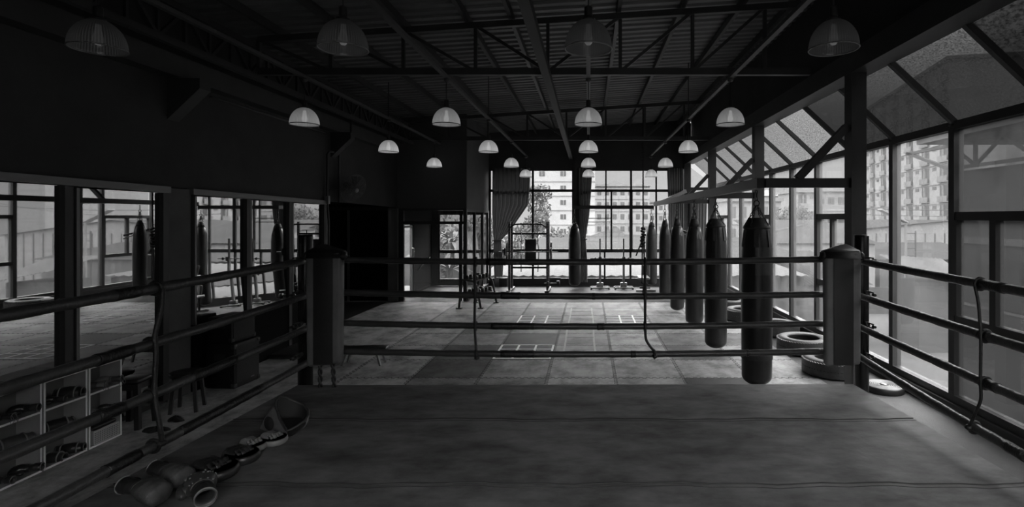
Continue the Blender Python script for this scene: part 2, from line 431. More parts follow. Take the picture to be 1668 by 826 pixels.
# left wall ------------------------------------------------------------
def build_left():
    mb=MB()
    # header sloping a little, from z=2.83 (y=BACK) to 2.62 at PY
    hz=lambda y:2.735-(y-4.9)*.0125
    vs=[];
    for y in (BACK,15.1):
        for x in (LX-.16,LX):
            vs+= [(x,y,hz(y)+.045),(x,y,5.3)]
    mb.add(vs,[(0,1,3,2),(4,6,7,5),(2,3,7,6),(0,4,5,1),(0,2,6,4),(1,5,7,3)])
    mb.bb(LX-.16,LX,BACK,10.98,0,.05)
    mb.bb(LX-.16,LX-.1,BACK,10.98,0,2.75)
    S('wall_left',mb,K['wall'],'black painted wall above the mirrors')
    S('trim_1',MB().bb(LX,LX+.2,BACK,15.0,4.15,4.42),K['steel'],'dark beam along the top of the wall')
    S('wall_column',MB().bb(LX-.1,LX+.03,6.83,7.22,.0,2.74),K['plaster'],'grey plastered pier between the mirrors')
    for y in (6.95,11.3):
        mb=MB();x=LX
        mb.add([(x,y-.1,4.15),(x+.42,y-.1,4.15),(x+.42,y-.1,4.02),(x,y-.1,3.62),(x,y+.1,4.15),(x+.42,y+.1,4.15),(x+.42,y+.1,4.02),(x,y+.1,3.62)],[(0,1,2,3),(7,6,5,4),(0,4,5,1),(1,5,6,2),(2,6,7,3),(3,7,4,0)])
        S('wall_corbel',mb,K['steel'],'black corbel bracket under the wall beam')
    # small conduit under the beam
    tag(MB().tube([(LX+.03,7.6,4.08),(LX+.03,9,4.08),(LX+.03,10.9,4.08)],.016,8).build('conduit_pipe',K['rail']),'thin horizontal conduit under the wall beam','pipe')
    # frame lines of mirrors
    mb=MB()
    for a,b_ in ((-1.,6.83),(7.22,10.98)):
        z0,z1=hz(a),hz(b_)
        v=[]
        for (y,z) in ((a,z0),(b_,z1)):
            for x in (LX-.02,LX+.07):
                v+=[(x,y,z-.035),(x,y,z+.045)]
        mb.add(v,[(0,1,3,2),(4,6,7,5),(2,3,7,6),(0,4,5,1),(0,2,6,4),(1,5,7,3)])
    S('trim_2',mb,K['framegrey'],'pale metal head rail above the mirrors')
    spots=[(2.0,3.60,0),(3.76,5.44,0),(5.62,6.70,0),(7.30,8.34,1),(8.50,9.52,1),(9.70,10.78,1)]
    lab=['mirror pane at the near end of the dark wall, beside the ring ropes','tall mirror pane above the white shelves','tall mirror pane ending at the grey plaster pier',
         'mirror pane just past the grey plaster pier, above the speakers','middle mirror pane of the three past the plaster pier','narrow mirror pane next to the pipes and the wall fan']
    for (a,b_,low),lb in zip(spots,lab):
        t=thing('gym_mirror',lb,'mirror',(LX+.0,(a+b_)/2,0))
        y0,y1=a-(a+b_)/2,b_-(a+b_)/2;zb=.06 if not low else 1.47
        zt=hz(b_)-.04
        MB().bb(.012,.02,y0,y1,zb,zt).build('mirror_glass',K['mirror'],t)
        mb=MB();mb.bb(.0,.055,y0-.035,y0,.06,zt);mb.build('frame',K['framegrey'],t)
        mb=MB();mb.bb(.0,.075,y1,y1+.09,.06,zt);mb.build('frame',K['frame'],t)
        if low:
            mb=MB();mb.box((.032,0,1.185),(.008,y1-y0,.555),Ry(math.radians(-2.6)));mb.build('lower_glass',K['mirror'],t)
            MB().bb(.005,.03,y0,y1,1.445,1.475).build('joint_strip',K['frame'],t)
    S('wall_dado',MB().bb(LX,LX+.06,7.24,10.9,.0,.9),K['blackpanel'],'black low panel below the mirrors')
    S('trim_3',MB().bb(LX-.02,LX+.06,10.88,10.98,0,2.66),K['framegrey'],'pale metal end post of the mirror wall')
    # alcove
    mb=MB();mb.bb(-8.6,LX,15.1,15.22,0,2.72)
    S('wall_alcove',mb,K['blackpanel'],'black sliding panels at the back of the recess')
    mb=MB();mb.bb(-8.7,-8.6,10.9,15.2,0,2.72);mb.bb(-8.7,LX-.17,10.86,10.97,0,2.72);mb.bb(-8.7,LX-.17,10.9,15.2,2.72,2.8)
    S('wall_recess',mb,K['blackpanel'],'dark inside of the recess')
    S('trim_4',MB().bb(-6.80,-6.745,15.06,15.1,0,2.60),K['framegrey'],'thin pale strip between the black panels')
    S('trim_5',MB().bb(-8.6,LX,15.03,15.1,2.56,2.66),K['frame'],'track above the black panels')
    S('trim_6',MB().bb(-5.62,-5.36,14.98,15.1,0,2.62),K['wallside'],'grey jamb beside the glass door')
build_left()
# vestibule ------------------------------------------------------------
def build_vestibule():
    mb=MB();mb.bb(LX-.1,BX,PY,PY+.12,2.61,5.3)
    S('wall_box_front',mb,mat('box_black',.06,.85),'black boxed wall above the glass entrance')
    mb=MB();mb.bb(BX-.12,BX,PY+.121,FY,2.59,5.4)
    S('wall_box_side',mb,K['wallside'],'grey side of the boxed wall above the glass screen')
    mb=MB()
    mb.bb(LX-.12,LX,PY+.12,15.66,0,2.7);mb.bb(LX-.12,LX,16.52,FY,0,2.7);mb.bb(LX-.12,LX,15.66,16.52,2.14,2.7)
    S('wall_vestibule',mb,K['blackpanel'],'black side wall of the entrance lobby')
    S('ceiling_vestibule',MB().bb(LX,BX-.12,PY+.12,FY,2.62,2.7),K['wall'],'lobby ceiling')
    # front screen frame
    mb=MB()
    mb.bb(-5.36,-5.22,PY,PY+.08,0,2.61);mb.bb(-3.54,BX,PY,PY+.1,0,2.61);mb.bb(-3.66,-3.58,PY,PY+.07,0,2.21)
    mb.bb(-5.22,-3.54,PY,PY+.08,2.17,2.25);mb.bb(-5.22,-3.54,PY,PY+.08,2.56,2.61)
    wn=S('window_1',mb,K['frame'],'glass entrance screen with transom, below the black boxed wall')
    MB().bb(-5.22,-3.54,PY+.035,PY+.043,2.25,2.56).build('pane',K['glass_r'],wn)
    MB().bb(-5.22,-3.66,PY+.035,PY+.043,.0,2.17).build('pane',K['glass_far'],wn)
    # side screen
    mb=MB()
    for y in (16.3,17.5,FY-.08):mb.bb(BX-.08,BX,y-.04,y+.04,.0,2.6)
    mb.bb(BX-.08,BX,PY+.1,FY-.04,2.52,2.6);mb.bb(BX-.1,BX+.02,PY+.1,FY-.04,0,.09)
    wn=S('window_2',mb,K['frame'],'glass side screen of the entrance lobby')
    MB().bb(BX-.045,BX-.037,PY+.1,FY-.1,.09,2.52).build('pane',K['glass_r'],wn)
    # lobby back window
    mb=MB()
    mb.bb(-5.2,BX-.1,FY,FY+.08,1.13,1.24);mb.bb(-5.2,-5.13,FY,FY+.08,0,2.5);mb.bb(-4.45,-4.35,FY,FY+.08,0,2.5);mb.bb(-5.2,BX-.1,FY,FY+.08,2.45,2.6);mb.bb(-5.2,BX-.1,FY,FY+.08,0,.24)
    wn=S('window_3',mb,K['frame'],'window at the back of the entrance lobby')
    MB().bb(-5.15,BX-.1,FY+.03,FY+.04,.24,2.45).build('pane',K['glass_far'],wn)
    S('wall_lobby_back',MB().bb(LX-.1,-5.2,FY-.02,FY+.1,0,2.7),K['wallside'],'grey pier at the back of the lobby')
    # open exit door in left lobby wall
    mb=MB();y0,y1=15.68,16.50
    for a,b_ in ((y0,y0+.07),(y1-.07,y1)):mb.bb(LX-.07,LX-.02,a,b_,0.02,2.12)
    mb.bb(LX-.07,LX-.02,y0,y1,2.05,2.12);mb.bb(LX-.07,LX-.02,y0,y1,.02,.10)
    d=S('door_1',mb,K['framegrey'],'glass exit door with pale frame in the lobby')
    MB().bb(LX-.05,LX-.042,y0+.07,y1-.07,.1,2.05).build('pane',K['glass_far'],d)
    mb=MB();mb.tube([(LX-.02,y1-.1,1.0),(LX+.05,y1-.1,1.0),(LX+.05,y1-.1,1.42),(LX-.02,y1-.1,1.42)],.014,8);mb.build('door_handle',K['chrome'],d)
    tag(MB().tube([(LX+.07,16.7,.72),(LX+.07,18.0,1.02),(LX+.0,18.1,1.02)],.02,8).build('handrail',K['bright2']),'sloping metal handrail on the black lobby wall','handrail')
build_vestibule()
# far wall ------------------------------------------------------------
def build_far():
    mb=MB();mb.bb(BX,CX+.1,FY,FY+.15,4.04,5.8)
    S('wall_far',mb,K['wall'],'dark wall above the end windows')
    mb=MB();mb.bb(BX-.02,RX,FY-.02,FY+.12,0,.225)
    S('baseboard_far',mb,K['frame'],'dark sill under the end windows')
    def X(px):return (px-VX)*FY/F
    def win(n,x0,x1,vert_top,vert_mid,vert_low,label,extra=()):
        mb=MB();y0,y1=FY,FY+.07
        mb.bb(x0,x0+.07,y0,y1,.22,4.04);mb.bb(x1-.07,x1,y0,y1,.22,4.04)
        for z0,z1 in ((3.97,4.04),(3.24,3.33),(1.15,1.27),(.2,.26)):mb.bb(x0,x1,y0,y1,z0,z1)
        for px,wd in vert_top:mb.bb(X(px)-wd/2,X(px)+wd/2,y0,y1,3.3,4.0)
        for px,wd in vert_mid:mb.bb(X(px)-wd/2,X(px)+wd/2,y0,y1,1.2,3.3)
        for px,wd in vert_low:mb.bb(X(px)-wd/2,X(px)+wd/2,y0,y1,.22,1.2)
        for (a,b_,z) in extra:mb.bb(X(a),X(b_),y0+.01,y0+.03,z-.012,z+.012)
        w_=S('window_%d'%n,mb,K['frame'],label)
        MB().bb(x0,x1,y0+.03,y0+.036,.22,4.03).build('pane',K['glass_far'],w_)
    win(4,BX,X(935),[(868,.07)],[(868,.07)],[(868,.07)],'end window behind the weight rack')
    win(5,X(945),X(1113),[(987,.05),(1028,.07),(1069,.05)],[(987,.04),(996,.06),(1028,.11),(1069,.06)],[(985,.06),(1027,.07),(1069,.06)],'end window behind the squat stands',[(958,996,2.33),(958,996,2.2)])
    S('column',MB().bb(X(935),X(945),FY-.1,FY+.1,0,4.3),K['frame'],'dark post in the middle of the end windows')
    S('column',MB().bb(CX-.13,CX+.1,FY-.1,FY+.1,0,5.6),K['frame'],'dark corner post beside the end curtains')
    # lean-to end
    mb=MB();x0,x1=CX+.1,RX
    mb.bb(x0,x1,FY,FY+.07,3.3,3.4);mb.bb(x1-.07,x1,FY,FY+.07,.2,3.4);mb.bb(x0,x1,FY,FY+.07,1.15,1.27)
    w_=S('window_6',mb,K['frame'],'end window of the lean-to strip')
    MB().add([(x0,FY+.03,.22),(x1,FY+.03,.22),(x1,FY+.03,3.42),(x0,FY+.03,4.1)],[(0,1,2,3)]).build('pane',K['glass_r'],w_)
build_far()
# right glazing ------------------------------------------------------------
BAY=1.28;Y0=6.40
def build_right():
    ys=[Y0+BAY*k for k in range(-7,10)]
    ys[-1]=FY
    xt,zt=3.60,4.235
    n=7
    for i in range(len(ys)-1):
        a,b_=ys[i],ys[i+1]
        mb=MB();d=.075
        mb.bb(RX-.06,RX+.06,a-.05,a+.05,0.05,EAVE)
        mb.bb(RX-.06,RX+.06,a+.05,b_-.05,.16,.25)
        mb.bb(RX-.06,RX+.06,a+.05,b_-.05,EAVE-.05,EAVE+.05)
        unit=((i-5)%3==1)
        if unit:
            mb.bb(RX-.05,RX+.05,a+.05,b_-.05,2.33,2.43);mb.bb(RX-.05,RX+.05,a+.05,b_-.05,1.10,1.20)
            mb.bb(RX-.05,RX+.04,(a+b_)/2-.045,(a+b_)/2+.045,1.2,2.33)
            for s_,e in ((a+.05,a+.09),(b_-.09,b_-.05)):mb.bb(RX-.06,RX+.03,s_,e,1.2,2.33)
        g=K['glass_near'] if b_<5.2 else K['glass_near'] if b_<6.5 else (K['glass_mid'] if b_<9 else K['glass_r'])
        side='opening window with sliding sashes' if unit else 'tall fixed window bay'
        w_=S('window_%d'%n,mb,K['frame'],side+' in the glazed side wall');n+=1
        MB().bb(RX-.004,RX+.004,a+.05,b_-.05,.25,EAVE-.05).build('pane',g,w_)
        # sloping roof light
        mb=MB();mb.bar((xt,a,zt),(RX,a,EAVE+.02),.06,.07)
        w_=S('window_%d'%n,mb,K['frame'],'sloping roof light of the lean-to');n+=1
        gr=K['blackpanel'] if b_<3.9 else K['glass_roof_first'] if b_<5.3 else K['glass_roof_near'] if b_<9 else K['glass_roof']  # unseen nearest bays closed with black sheets added to block overhead light
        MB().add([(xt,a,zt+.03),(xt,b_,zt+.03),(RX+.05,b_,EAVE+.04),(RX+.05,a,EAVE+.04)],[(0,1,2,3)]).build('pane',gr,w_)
    S('baseboard_right',MB().bb(RX-.1,RX+.1,BACK,FY,-.01,.16),K['frame'],'dark kerb under the glazed side wall')
    S('ceiling_beam',MB().bb(CX-.1,xt+.02,BACK,FY,4.20,4.48),K['steel'],'heavy steel beam along the top of the roof lights')
    mb=MB();mb.bb(3.55,3.66,BACK,FY+.1,4.48,5.9)
    S('wall_right',mb,K['wall'],'dark strip of wall above the roof lights')
    # solid nearer wall behind the camera side
    mb=MB();mb.bb(RX-.05,RX+.1,BACK,ys[0]-.05,0.16,EAVE);mb.add([(xt,BACK,zt+.03),(xt,ys[0],zt+.03),(RX+.05,ys[0],EAVE+.04),(RX+.05,BACK,EAVE+.04)],[(0,1,2,3)])
    S('wall_near',mb,K['wall'],'dark wall behind the ring')
    mb=MB();mb.bb(-9,6,BACK-.1,BACK,0,.25);mb.bb(-9,6,BACK-.1,BACK,4.1,6);mb.bb(-9,-1.1,BACK-.1,BACK,.25,4.1);mb.bb(3.4,6,BACK-.1,BACK,.25,4.1)
    S('wall_back',mb,K['wall'],'dark back wall')
    mb=MB()
    for x in (-1.1,-.0,1.1,2.2,3.3):mb.bb(x,x+.1,BACK-.08,BACK,.25,4.1)
    for z in (.25,1.2,3.2,4.0):mb.bb(-1.1,3.4,BACK-.08,BACK,z,z+.08)
    w_=S('window_%d'%n,mb,K['frame'],'unseen glazing added behind the ring to light the canvas')  # out-of-view glazing added to throw daylight onto the canvas
    MB().bb(-1.1,3.4,BACK-.05,BACK-.045,.25,4.05).build('pane',K['glass_far'],w_)
    for k,y in enumerate((6.85,10.78,14.8)):
        S('column',MB().bb(CX-.095,CX+.095,y-.095,y+.095,0,4.20),K['steel'],'dark steel column of the glazed side')
build_right()
# ------------------------------------------------------------------ ring
def build_ring():
    t=thing('ring_platform','raised boxing ring platform with a dark canvas floor','boxing ring')
    z=RING
    P=lambda px,py:Vector(((px-VX)*(F*(H-z)/(py-VY))/F,F*(H-z)/(py-VY),z))
    fl=Vector((-3.06,5.63,z));fr=Vector((2.80,5.66,z));nr=Vector((3.12,-.4,z));nl=Vector((-3.3,-.4,z))
    mb=MB();dz=Vector((0,0,-.03))
    mb.add([fl,fr,nr,nl,fl+dz,fr+dz,nr+dz,nl+dz],[(3,2,1,0),(4,5,6,7),(0,1,5,4),(1,2,6,5),(2,3,7,6),(3,0,4,7)])
    mb.build('canvas',K['canvas'],t)
    dz=Vector((0,0,-.03));e=Vector((0,0,-z))
    i=lambda v,k:Vector((v.x*k,v.y-(.03 if v.y>1 else -.03),v.z))
    q=[i(v,.99) for v in (fl,fr,nr,nl)]
    mb=MB();mb.add([v+dz for v in q]+[v+e for v in q],[(0,1,2,3),(7,6,5,4),(0,1,5,4),(1,2,6,5),(2,3,7,6),(3,0,4,7)])
    mb.build('skirt',K['skirt'],t)
    for y in (4.68,3.545,2.4):
        xl=-3.06-(5.63-y)*.04;xr=2.8+(5.66-y)*.053
        mb=MB()
        N=40
        pts=[(xl+(xr-xl)*k/N,y+.012*math.sin(k*.7+y)+.01*math.sin(k*2.1),z+.001) for k in range(N+1)]
        mb.tube(pts,.0055,6);mb.build('canvas_seam',K['canvasdark'],t)
        mb=MB();mb.tube([(p[0],p[1]-.045,p[2]-.002) for p in pts],.004,6);mb.build('canvas_seam',K['canvasdark'],t)
    return t
build_ring()
PL=Vector((-3.07,5.80,0));PR=Vector((2.96,5.80,0))
def corner_post(loc,label,side):
    t=thing('corner_post',label,'ring post',loc)
    MB().lathe([(.075,.0),(.075,2.16),(.07,2.175),(1e-4,2.175)],n=24).build('pole',K['postm'],t)
    for zz in (1.92,1.56,1.23,.9):
        for ax in (0,1):
            mb=MB()
            d=Vector((-side,0,0)) if ax==0 else Vector((0,-1,0))
            p=d*.075
            mb.tube([p,p+d*.05],.022,8);mb.tube([p+d*.05+Vector((0,0,.02)),p+d*.17+Vector((0,0,.02))],.008,6);mb.tube([p+d*.05-Vector((0,0,.02)),p+d*.17-Vector((0,0,.02))],.008,6)
            mb.tube([p+d*.16,p+d*.21],.014,8)
            mb.ring(p+d*.06,.024,.007,n=12,k=6,R=Rz(.4)@Rx(1.2))
            mb.build('turnbuckle',K['chrome'] if False else K['steel2'],t,(0,0,zz))
    return t
cp=corner_post(PL,'black steel ring post behind the corner pad near the wall fan',-1)
MB().bb(-.05,.045,-.082,-.078,1.135,1.235).build('paper_tag',K['white'],cp)
corner_post(PR,'black steel ring post behind the corner pad near the truck tyres',1)
def corner_pad(loc,rz,label,s):
    t=thing('corner_pad',label,'corner pad',loc,rz)
    W=.345;z0,z1=.86,2.0;T=.11
    mb=MB();mb.box((0,0,(z0+z1)/2),(W,T,z1-z0),bev=.035)
    # soft sagging
    mb.v=[(x+.008*math.sin(z*7)*(1 if x>0 else -1),y,z+.02*math.sin(x*16)) for x,y,z in mb.v]
    mb.build('cushion',K['pad_l'],t)
    mb=MB();mb.box((0,-T/2-.002,(z0+z1)/2-.01),(W*.56,.012,z1-z0-.045),bev=.004);mb.build('front_panel',K['pad_d'],t)
    # hood with peak running back to the post
    vs=[(-W/2-.004,-T/2-.02,z1-.05),(W/2+.004,-T/2-.02,z1-.05),(W/2+.012,-T/2+.02,z1+.02),(-W/2-.012,-T/2+.02,z1+.02),
        (W/2+.02,T/2+.03,z1+.015),(-W/2-.02,T/2+.03,z1+.015),(s*.08,T/2+.06,z1+.10),(W/2+.02,T/2+.03,z1-.05),(-W/2-.02,T/2+.03,z1-.05)]
    mb=MB();mb.add(vs,[(0,1,2,3),(3,2,6),(2,4,6),(5,3,6),(4,5,6),(2,1,7,4),(0,3,5,8),(4,7,8,5)])
    bm=bmesh.new();me=mb.mesh('hood',K['pad_d']);bm.from_mesh(me)
    bmesh.ops.bevel(bm,geom=bm.edges[:],offset=.012,segments=2,affect='EDGES')
    for f in bm.faces:f.smooth=True
    bm.to_mesh(me);bm.free()
    o=bpy.data.objects.new('hood',me);COL.objects.link(o);o.parent=t
    for sx in (-1,1):
        mb=MB();mb.ell((sx*(W/2+.01),-.01,z1-.03),(.035,.05,.045),n=12,m=8);mb.build('strap_knot',K['pad_d'],t)
    return t
corner_pad((-2.69,5.47,0),.05,'dark corner pad with grey side strips, at the mirror side of the ring',-1)
corner_pad((2.58,5.45,0),-.12,'dark corner pad with grey side strips, at the window side of the ring',1)
# ropes
def lerp(a,b,t):return a+(b-a)*t
def ring_rope(p0,p1,sag,r,label,wraps,waves=0):
    p0=Vector(p0);p1=Vector(p1);N=64
    pts=[]
    for k in range(N+1):
        u=k/N;p=p0.lerp(p1,u);p.z-=sag*4*u*(1-u)
        pts.append(p)
    o=MB().tube(pts,[r*(1+.05*math.sin(k*2.3)+.03*math.sin(k*5.1)) for k in range(N+1)],14).build('ring_rope',K['rope'])
    tag(o,label,'ring rope')
    for (u0,u1) in wraps:
        n=max(4,int((u1-u0)*120));seg=[]
        for k in range(n+1):
            u=lerp(u0,u1,k/n);p=p0.lerp(p1,u);p.z-=sag*4*u*(1-u);seg.append(p)
        MB().tube(seg,[(r*1.10+.0015*math.sin(k*1.9)) for k in range(n+1)],14).build('tape_wrap',K['tape'],o)
    return o
yF=5.56
FR=[(1.925,1.93,.028),(1.585,1.565,.03),(1.268,1.262,.035),(.972,.972,.03)]
rn=['top','second','third','bottom']
wr=[[(.30,.34)],[(.33,.37),(.52,.525)],[(.31,.40),(.53,.545)],[(.33,.40),(.6,.61),(.84,.845)]]
for (za,zb,sg),nm,wv in zip(FR,rn,wr):
    ring_rope((-2.56,yF,za),(2.44,yF,zb),sg,.033,'%s rope across the far side of the ring'%nm,wv)
for zz,zn,nm,wv in zip((1.92,1.555,1.21,.85),(1.87,1.50,1.16,.83),rn,([(.36,.39),(.7,1)],[(.37,.41),(.55,1)],[(.2,.28),(.38,.41),(.52,1)],[(.14,.30),(.36,.40),(.62,.8)])):
    ring_rope((-2.93,5.60,zz),(-2.93,-.3,zn),.02,.034,'%s rope along the mirror side of the ring'%nm,wv)
for zz,zn,nm,wv,sg in zip((1.915,1.555,1.235,.93),(1.87,1.52,1.15,.86),rn,([(.29,.33)],[(.29,.31)],[(.30,.32)],[(.33,.36)]),(.02,.03,.03,.10)):
    ring_rope((2.80,5.58,zz),(2.90,-.3,zn),sg,.034,'%s rope along the window side of the ring'%nm,wv)
def rope_tie(pts,label,r=.012,knots=()):
    N=[]
    pts=[Vector(p) for p in pts]
    for i in range(len(pts)-1):
        for k in range(6):
            N.append(pts[i].lerp(pts[i+1],k/6))
    N.append(pts[-1])
    # smooth
    for _ in range(4):
        N=[N[0]]+[(N[i-1]+N[i]*2+N[i+1])/4 for i in range(1,len(N)-1)]+[N[-1]]
    o=MB().tube(N,r,8).build('rope_tie',K['tape']);tag(o,label,'rope tie')
    for kx in knots:
        mb=MB();mb.ring(kx,.042,.012,'y' if abs(kx[0])<2 else 'y',n=16,k=8,R=Rz(PI/2) if abs(kx[0])<2 else None);mb.build('loop',K['tape'],o)
    mb=MB();mb.ell(pts[-1],(.03,.03,.022),n=10,m=6);mb.build('knot',K['tape'],o)
    return o
def kz(i,u):
    a,b_,s=FR[i];return lerp(a,b_,u)-s*4*u*(1-u)
for xx,dx,lb in ((-1.17,0.0,'black cord tying the four far ropes together, in front of the dumbbell rack'),(.585,.10,'black cord tying the four far ropes together, with a bend above the bottom rope')):
    u=(xx+2.56)/5.0
    P0=[(xx,yF-.05,kz(0,u)+.03),(xx,yF-.045,kz(1,u)),(xx+dx*.05-.005,yF-.045,kz(2,u))]
    if dx:P0+=[(xx+.005,yF-.05,kz(2,u)-.13),(xx+.06,yF-.05,kz(2,u)-.21),(xx+.10,yF-.05,kz(3,u)+.04),(xx+.10,yF-.05,kz(3,u)-.01)]
    else:P0+=[(xx+.01,yF-.05,kz(3,u)+.1),(xx+.02,yF-.05,kz(3,u)-.03)]
    rope_tie(P0,lb,.014,[(xx,yF,kz(i,u)) for i in range(3)]+[(xx+dx,yF,kz(3,u))])
yl=3.62
L4=[lerp(a,b_,.335)-.018 for a,b_ in zip((1.92,1.555,1.21,.85),(1.87,1.50,1.16,.83))]
rope_tie([(-2.88,yl,L4[0]),(-2.885,yl,L4[0]-.12),(-2.90,yl-.05,L4[1]+.05),(-2.885,yl-.05,L4[1]-.05),(-2.9,yl-.05,L4[2]+.05),(-2.885,yl-.05,L4[2]-.08),(-2.87,yl-.04,L4[2]-.2),(-2.87,yl-.02,L4[3]+.02)],'slack black strap tying the mirror-side ropes together',.016,[(-2.93,yl,L4[0]),(-2.93,yl-.05,L4[1]),(-2.93,yl-.05,L4[2]),(-2.93,yl-.02,L4[3])])
yr=3.86
R4=[lerp(a,b_,.292)-s*.83 for a,b_,s in zip((1.915,1.555,1.235,.93),(1.87,1.52,1.15,.86),(.02,.03,.03,.10))]
rope_tie([(2.79,yr,R4[0]-.02),(2.80,yr-.02,R4[0]-.12),(2.79,yr-.06,R4[1]),(2.785,yr-.06,R4[2]),(2.80,yr-.05,R4[2]-.12),(2.79,yr-.0,R4[3]+.12),(2.79,yr+.06,R4[3])],'thin black cord tying the window-side ropes together',.011,[(2.83,yr,R4[0]),(2.83,yr-.05,R4[1]),(2.83,yr-.05,R4[2]),(2.83,yr+.06,R4[3])])
# twisted rope hanging below mirror-side corner pad
for dx,lb in ((-.065,'twisted rope end hanging under the mirror-side corner pad, nearer the post'),(.06,'twisted rope end hanging under the mirror-side corner pad, nearer the far ropes')):
    bx=-2.73+dx;mb=MB()
    base=[Vector((bx,5.56,1.0-.002*k-.02*k*1.0)) for k in range(20)]
    for ph in (0,PI):
        mb.tube([Vector((b_.x+.012*math.cos(k*.9+ph)+.0015*k*(1 if dx>0 else .3),b_.y+.012*math.sin(k*.9+ph),b_.z)) for k,b_ in enumerate(base)],.013,6)
    tag(mb.build('hanging_rope',K['tape']),lb,'rope end')
# ------------------------------------------------------------------ pendant lamps
def make_lamp():
    t=thing('pendant_lamp','x','pendant lamp')
    R=.20;prof=[]
    for k in range(13):
        a=k/12*PI/2*.93
        prof.append((R*math.cos(a),.245*math.sin(a)))
    prof=[(R*1.005,-.012),(R*1.012,-.006)]+prof
    MB().lathe(prof,n=120,rib=.012,cap=False).build('lamp_shade',K['shade'],t)
    mb=MB();mb.ring((0,0,-.008),R*1.005,.006,n=60,k=6);mb.build('rim',K['bright2'],t)
    MB().lathe([(.055,.235),(.058,.25),(.034,.262),(.036,.275),(.036,.345),(.03,.355),(1e-4,.355)],n=20).build('socket',K['steel2'],t)
    MB().lathe([(1e-4,.025),(.02,.03),(.038,.055),(.04,.085),(.03,.12),(.022,.16),(.022,.2),(1e-4,.2)],n=16).build('bulb',K['bulb'],t)
    MB().tube([(0,0,.35),(0,0,.66)],.006,6).build('cord',K['cord'],t)
    mb=MB();mb.ell((0,0,.655),(.045,.045,.035),n=14,m=8);mb.build('ceiling_rose',K['rail'],t)
    return t
K['bulb']=emit_mat('bulb_dim',.8,.35)
RIM=3.765
lampd={}
rows=[(-4.2,'row along the mirror wall',4),(-2.1,'row between the mirror wall and the girder',5),(0,'middle row above the floor ladder',5),(2.1,'row above the punching bags',5)]
ordn=['first and nearest','second','third','fourth','fifth and farthest']
lamp0=make_lamp();first=True
BM={k:emit_mat('bulb_%d'%k,.25,v) for k,v in enumerate((.06,.7,.9,.9,.9))}
SM={k:shade_mat('ribbed_acrylic_%d'%k,v,.2,m_) for k,(v,m_) in enumerate(((.012,.10),(.17,.35),(.32,.5),(.38,.5),(.42,.5)))}  # nearest shades and bulbs made darker to paint in the edge vignette
smesh={}
import itertools
meshes={}
for x,rn_,n in rows:
    for k in range(n):
        y=4.58+3.33*k
        l=lamp0 if first else dup(lamp0)
        l.location=(x,y,RIM+(.05 if k==0 else (-.02 if k<4 else -.04)))
        o_=ordn[k]
        if n==4 and k==3:o_='fourth and farthest'
        l['label']='%s dome pendant lamp in the %s'%(o_,rn_);l['group']='ribbed dome pendant lamps'
        for c in l.children:
            if c.name.startswith('bulb'):
                if k not in meshes:
                    mm=c.data.copy();mm.materials.clear();mm.materials.append(BM[k]);meshes[k]=mm
                c.data=meshes[k]
            if c.name.startswith('lamp_shade'):
                if k not in smesh:
                    mm=c.data.copy();mm.materials.clear();mm.materials.append(SM[k]);smesh[k]=mm
                c.data=smesh[k]
        first=False
        lampd[(x,k)]=l
# extra brighter mount
# ------------------------------------------------------------------ fan and pipes on left wall
def build_fan():
    t=thing('oscillating_fan','wire-guarded wall fan turned sideways on a pipe beside the recess','fan',(LX+.33,11.52,2.99),rot=None)
    R=Rz(math.radians(64))@Rx(math.radians(24))
    # fan axis local -Y
    mb=MB();rad=.31
    for k in range(10):
        rr=.06+(rad-.06)*k/9
        for s in (-1,1):
            dep=-.0+s*(.085*(1-(rr/rad)**2)+.01)
            mb.tube([R@Vector((rr*math.cos(a),dep,rr*math.sin(a))) for a in [2*PI*i/32 for i in range(32)]],.0035 if k<9 else .007,5,closed=True)
    for i in range(16):
        a=2*PI*i/16
        for s in (-1,1):
            mb.tube([R@Vector((rr*math.cos(a),s*(.085*(1-(rr/rad)**2)+.01),rr*math.sin(a))) for rr in (.04,.12,.2,.26,.31)],.003,5)
    mb.build('guard',K['wire'],t)
    for i in range(4):
        a0=2*PI*i/4;mb=MB();vs=[]
        for k in range(7):
            rr=.05+.225*k/6
            for j in range(5):
                a=a0+(-.45+.9*j/4)*(.6+.4*k/6);vs.append(R@Vector((rr*math.cos(a),.03*(j-2)/2,rr*math.sin(a))))
        fs=[(k*5+j,k*5+j+1,k*5+j+6,k*5+j+5) for k in range(6) for j in range(4)]
        mb.add(vs,fs,True);mb.build('blade',K['steel2'],t)
    mb=MB();mb.lathe([(1e-4,0),(.05,0),(.05,.03),(1e-4,.035)],R@Vector((0,-.1,0)),20,R@Rx(PI/2));mb.build('hub',K['bright'],t)
    mb=MB();mb.lathe([(1e-4,0),(.07,0),(.085,.05),(.07,.16),(1e-4,.17)],R@Vector((0,.25,0)),20,R@Rx(PI/2));mb.build('motor',K['steel'],t)
    mb=MB();mb.tube([R@Vector((0,.2,0)),R@Vector((0,.25,-.08)),Vector((-.20,.02,-.05)),Vector((-.222,-.05,-.02))],.022,8);mb.build('bracket',K['steel'],t)
build_fan()
tag(MB().tube([(LX+.055,11.46,2.68),(LX+.055,11.46,3.5),(LX+.055,11.46,3.9),(LX+.16,11.5,4.05),(LX+.27,11.55,4.15),(LX+.27,11.55,4.44)],.026,8).build('conduit_pipe',K['steel']),'thick dark conduit bending up to the roof behind the wall fan','pipe')
tag(MB().tube([(LX+.09,10.93,.95),(LX+.09,10.93,2.3),(LX+.06,10.93,2.75),(LX+.06,10.93,3.66),(LX+.07,11.0,3.72),(LX+.06,11.2,3.73)],.022,8).build('conduit_pipe',K['steel']),'thinner dark conduit running down beside the mirror end post','pipe')
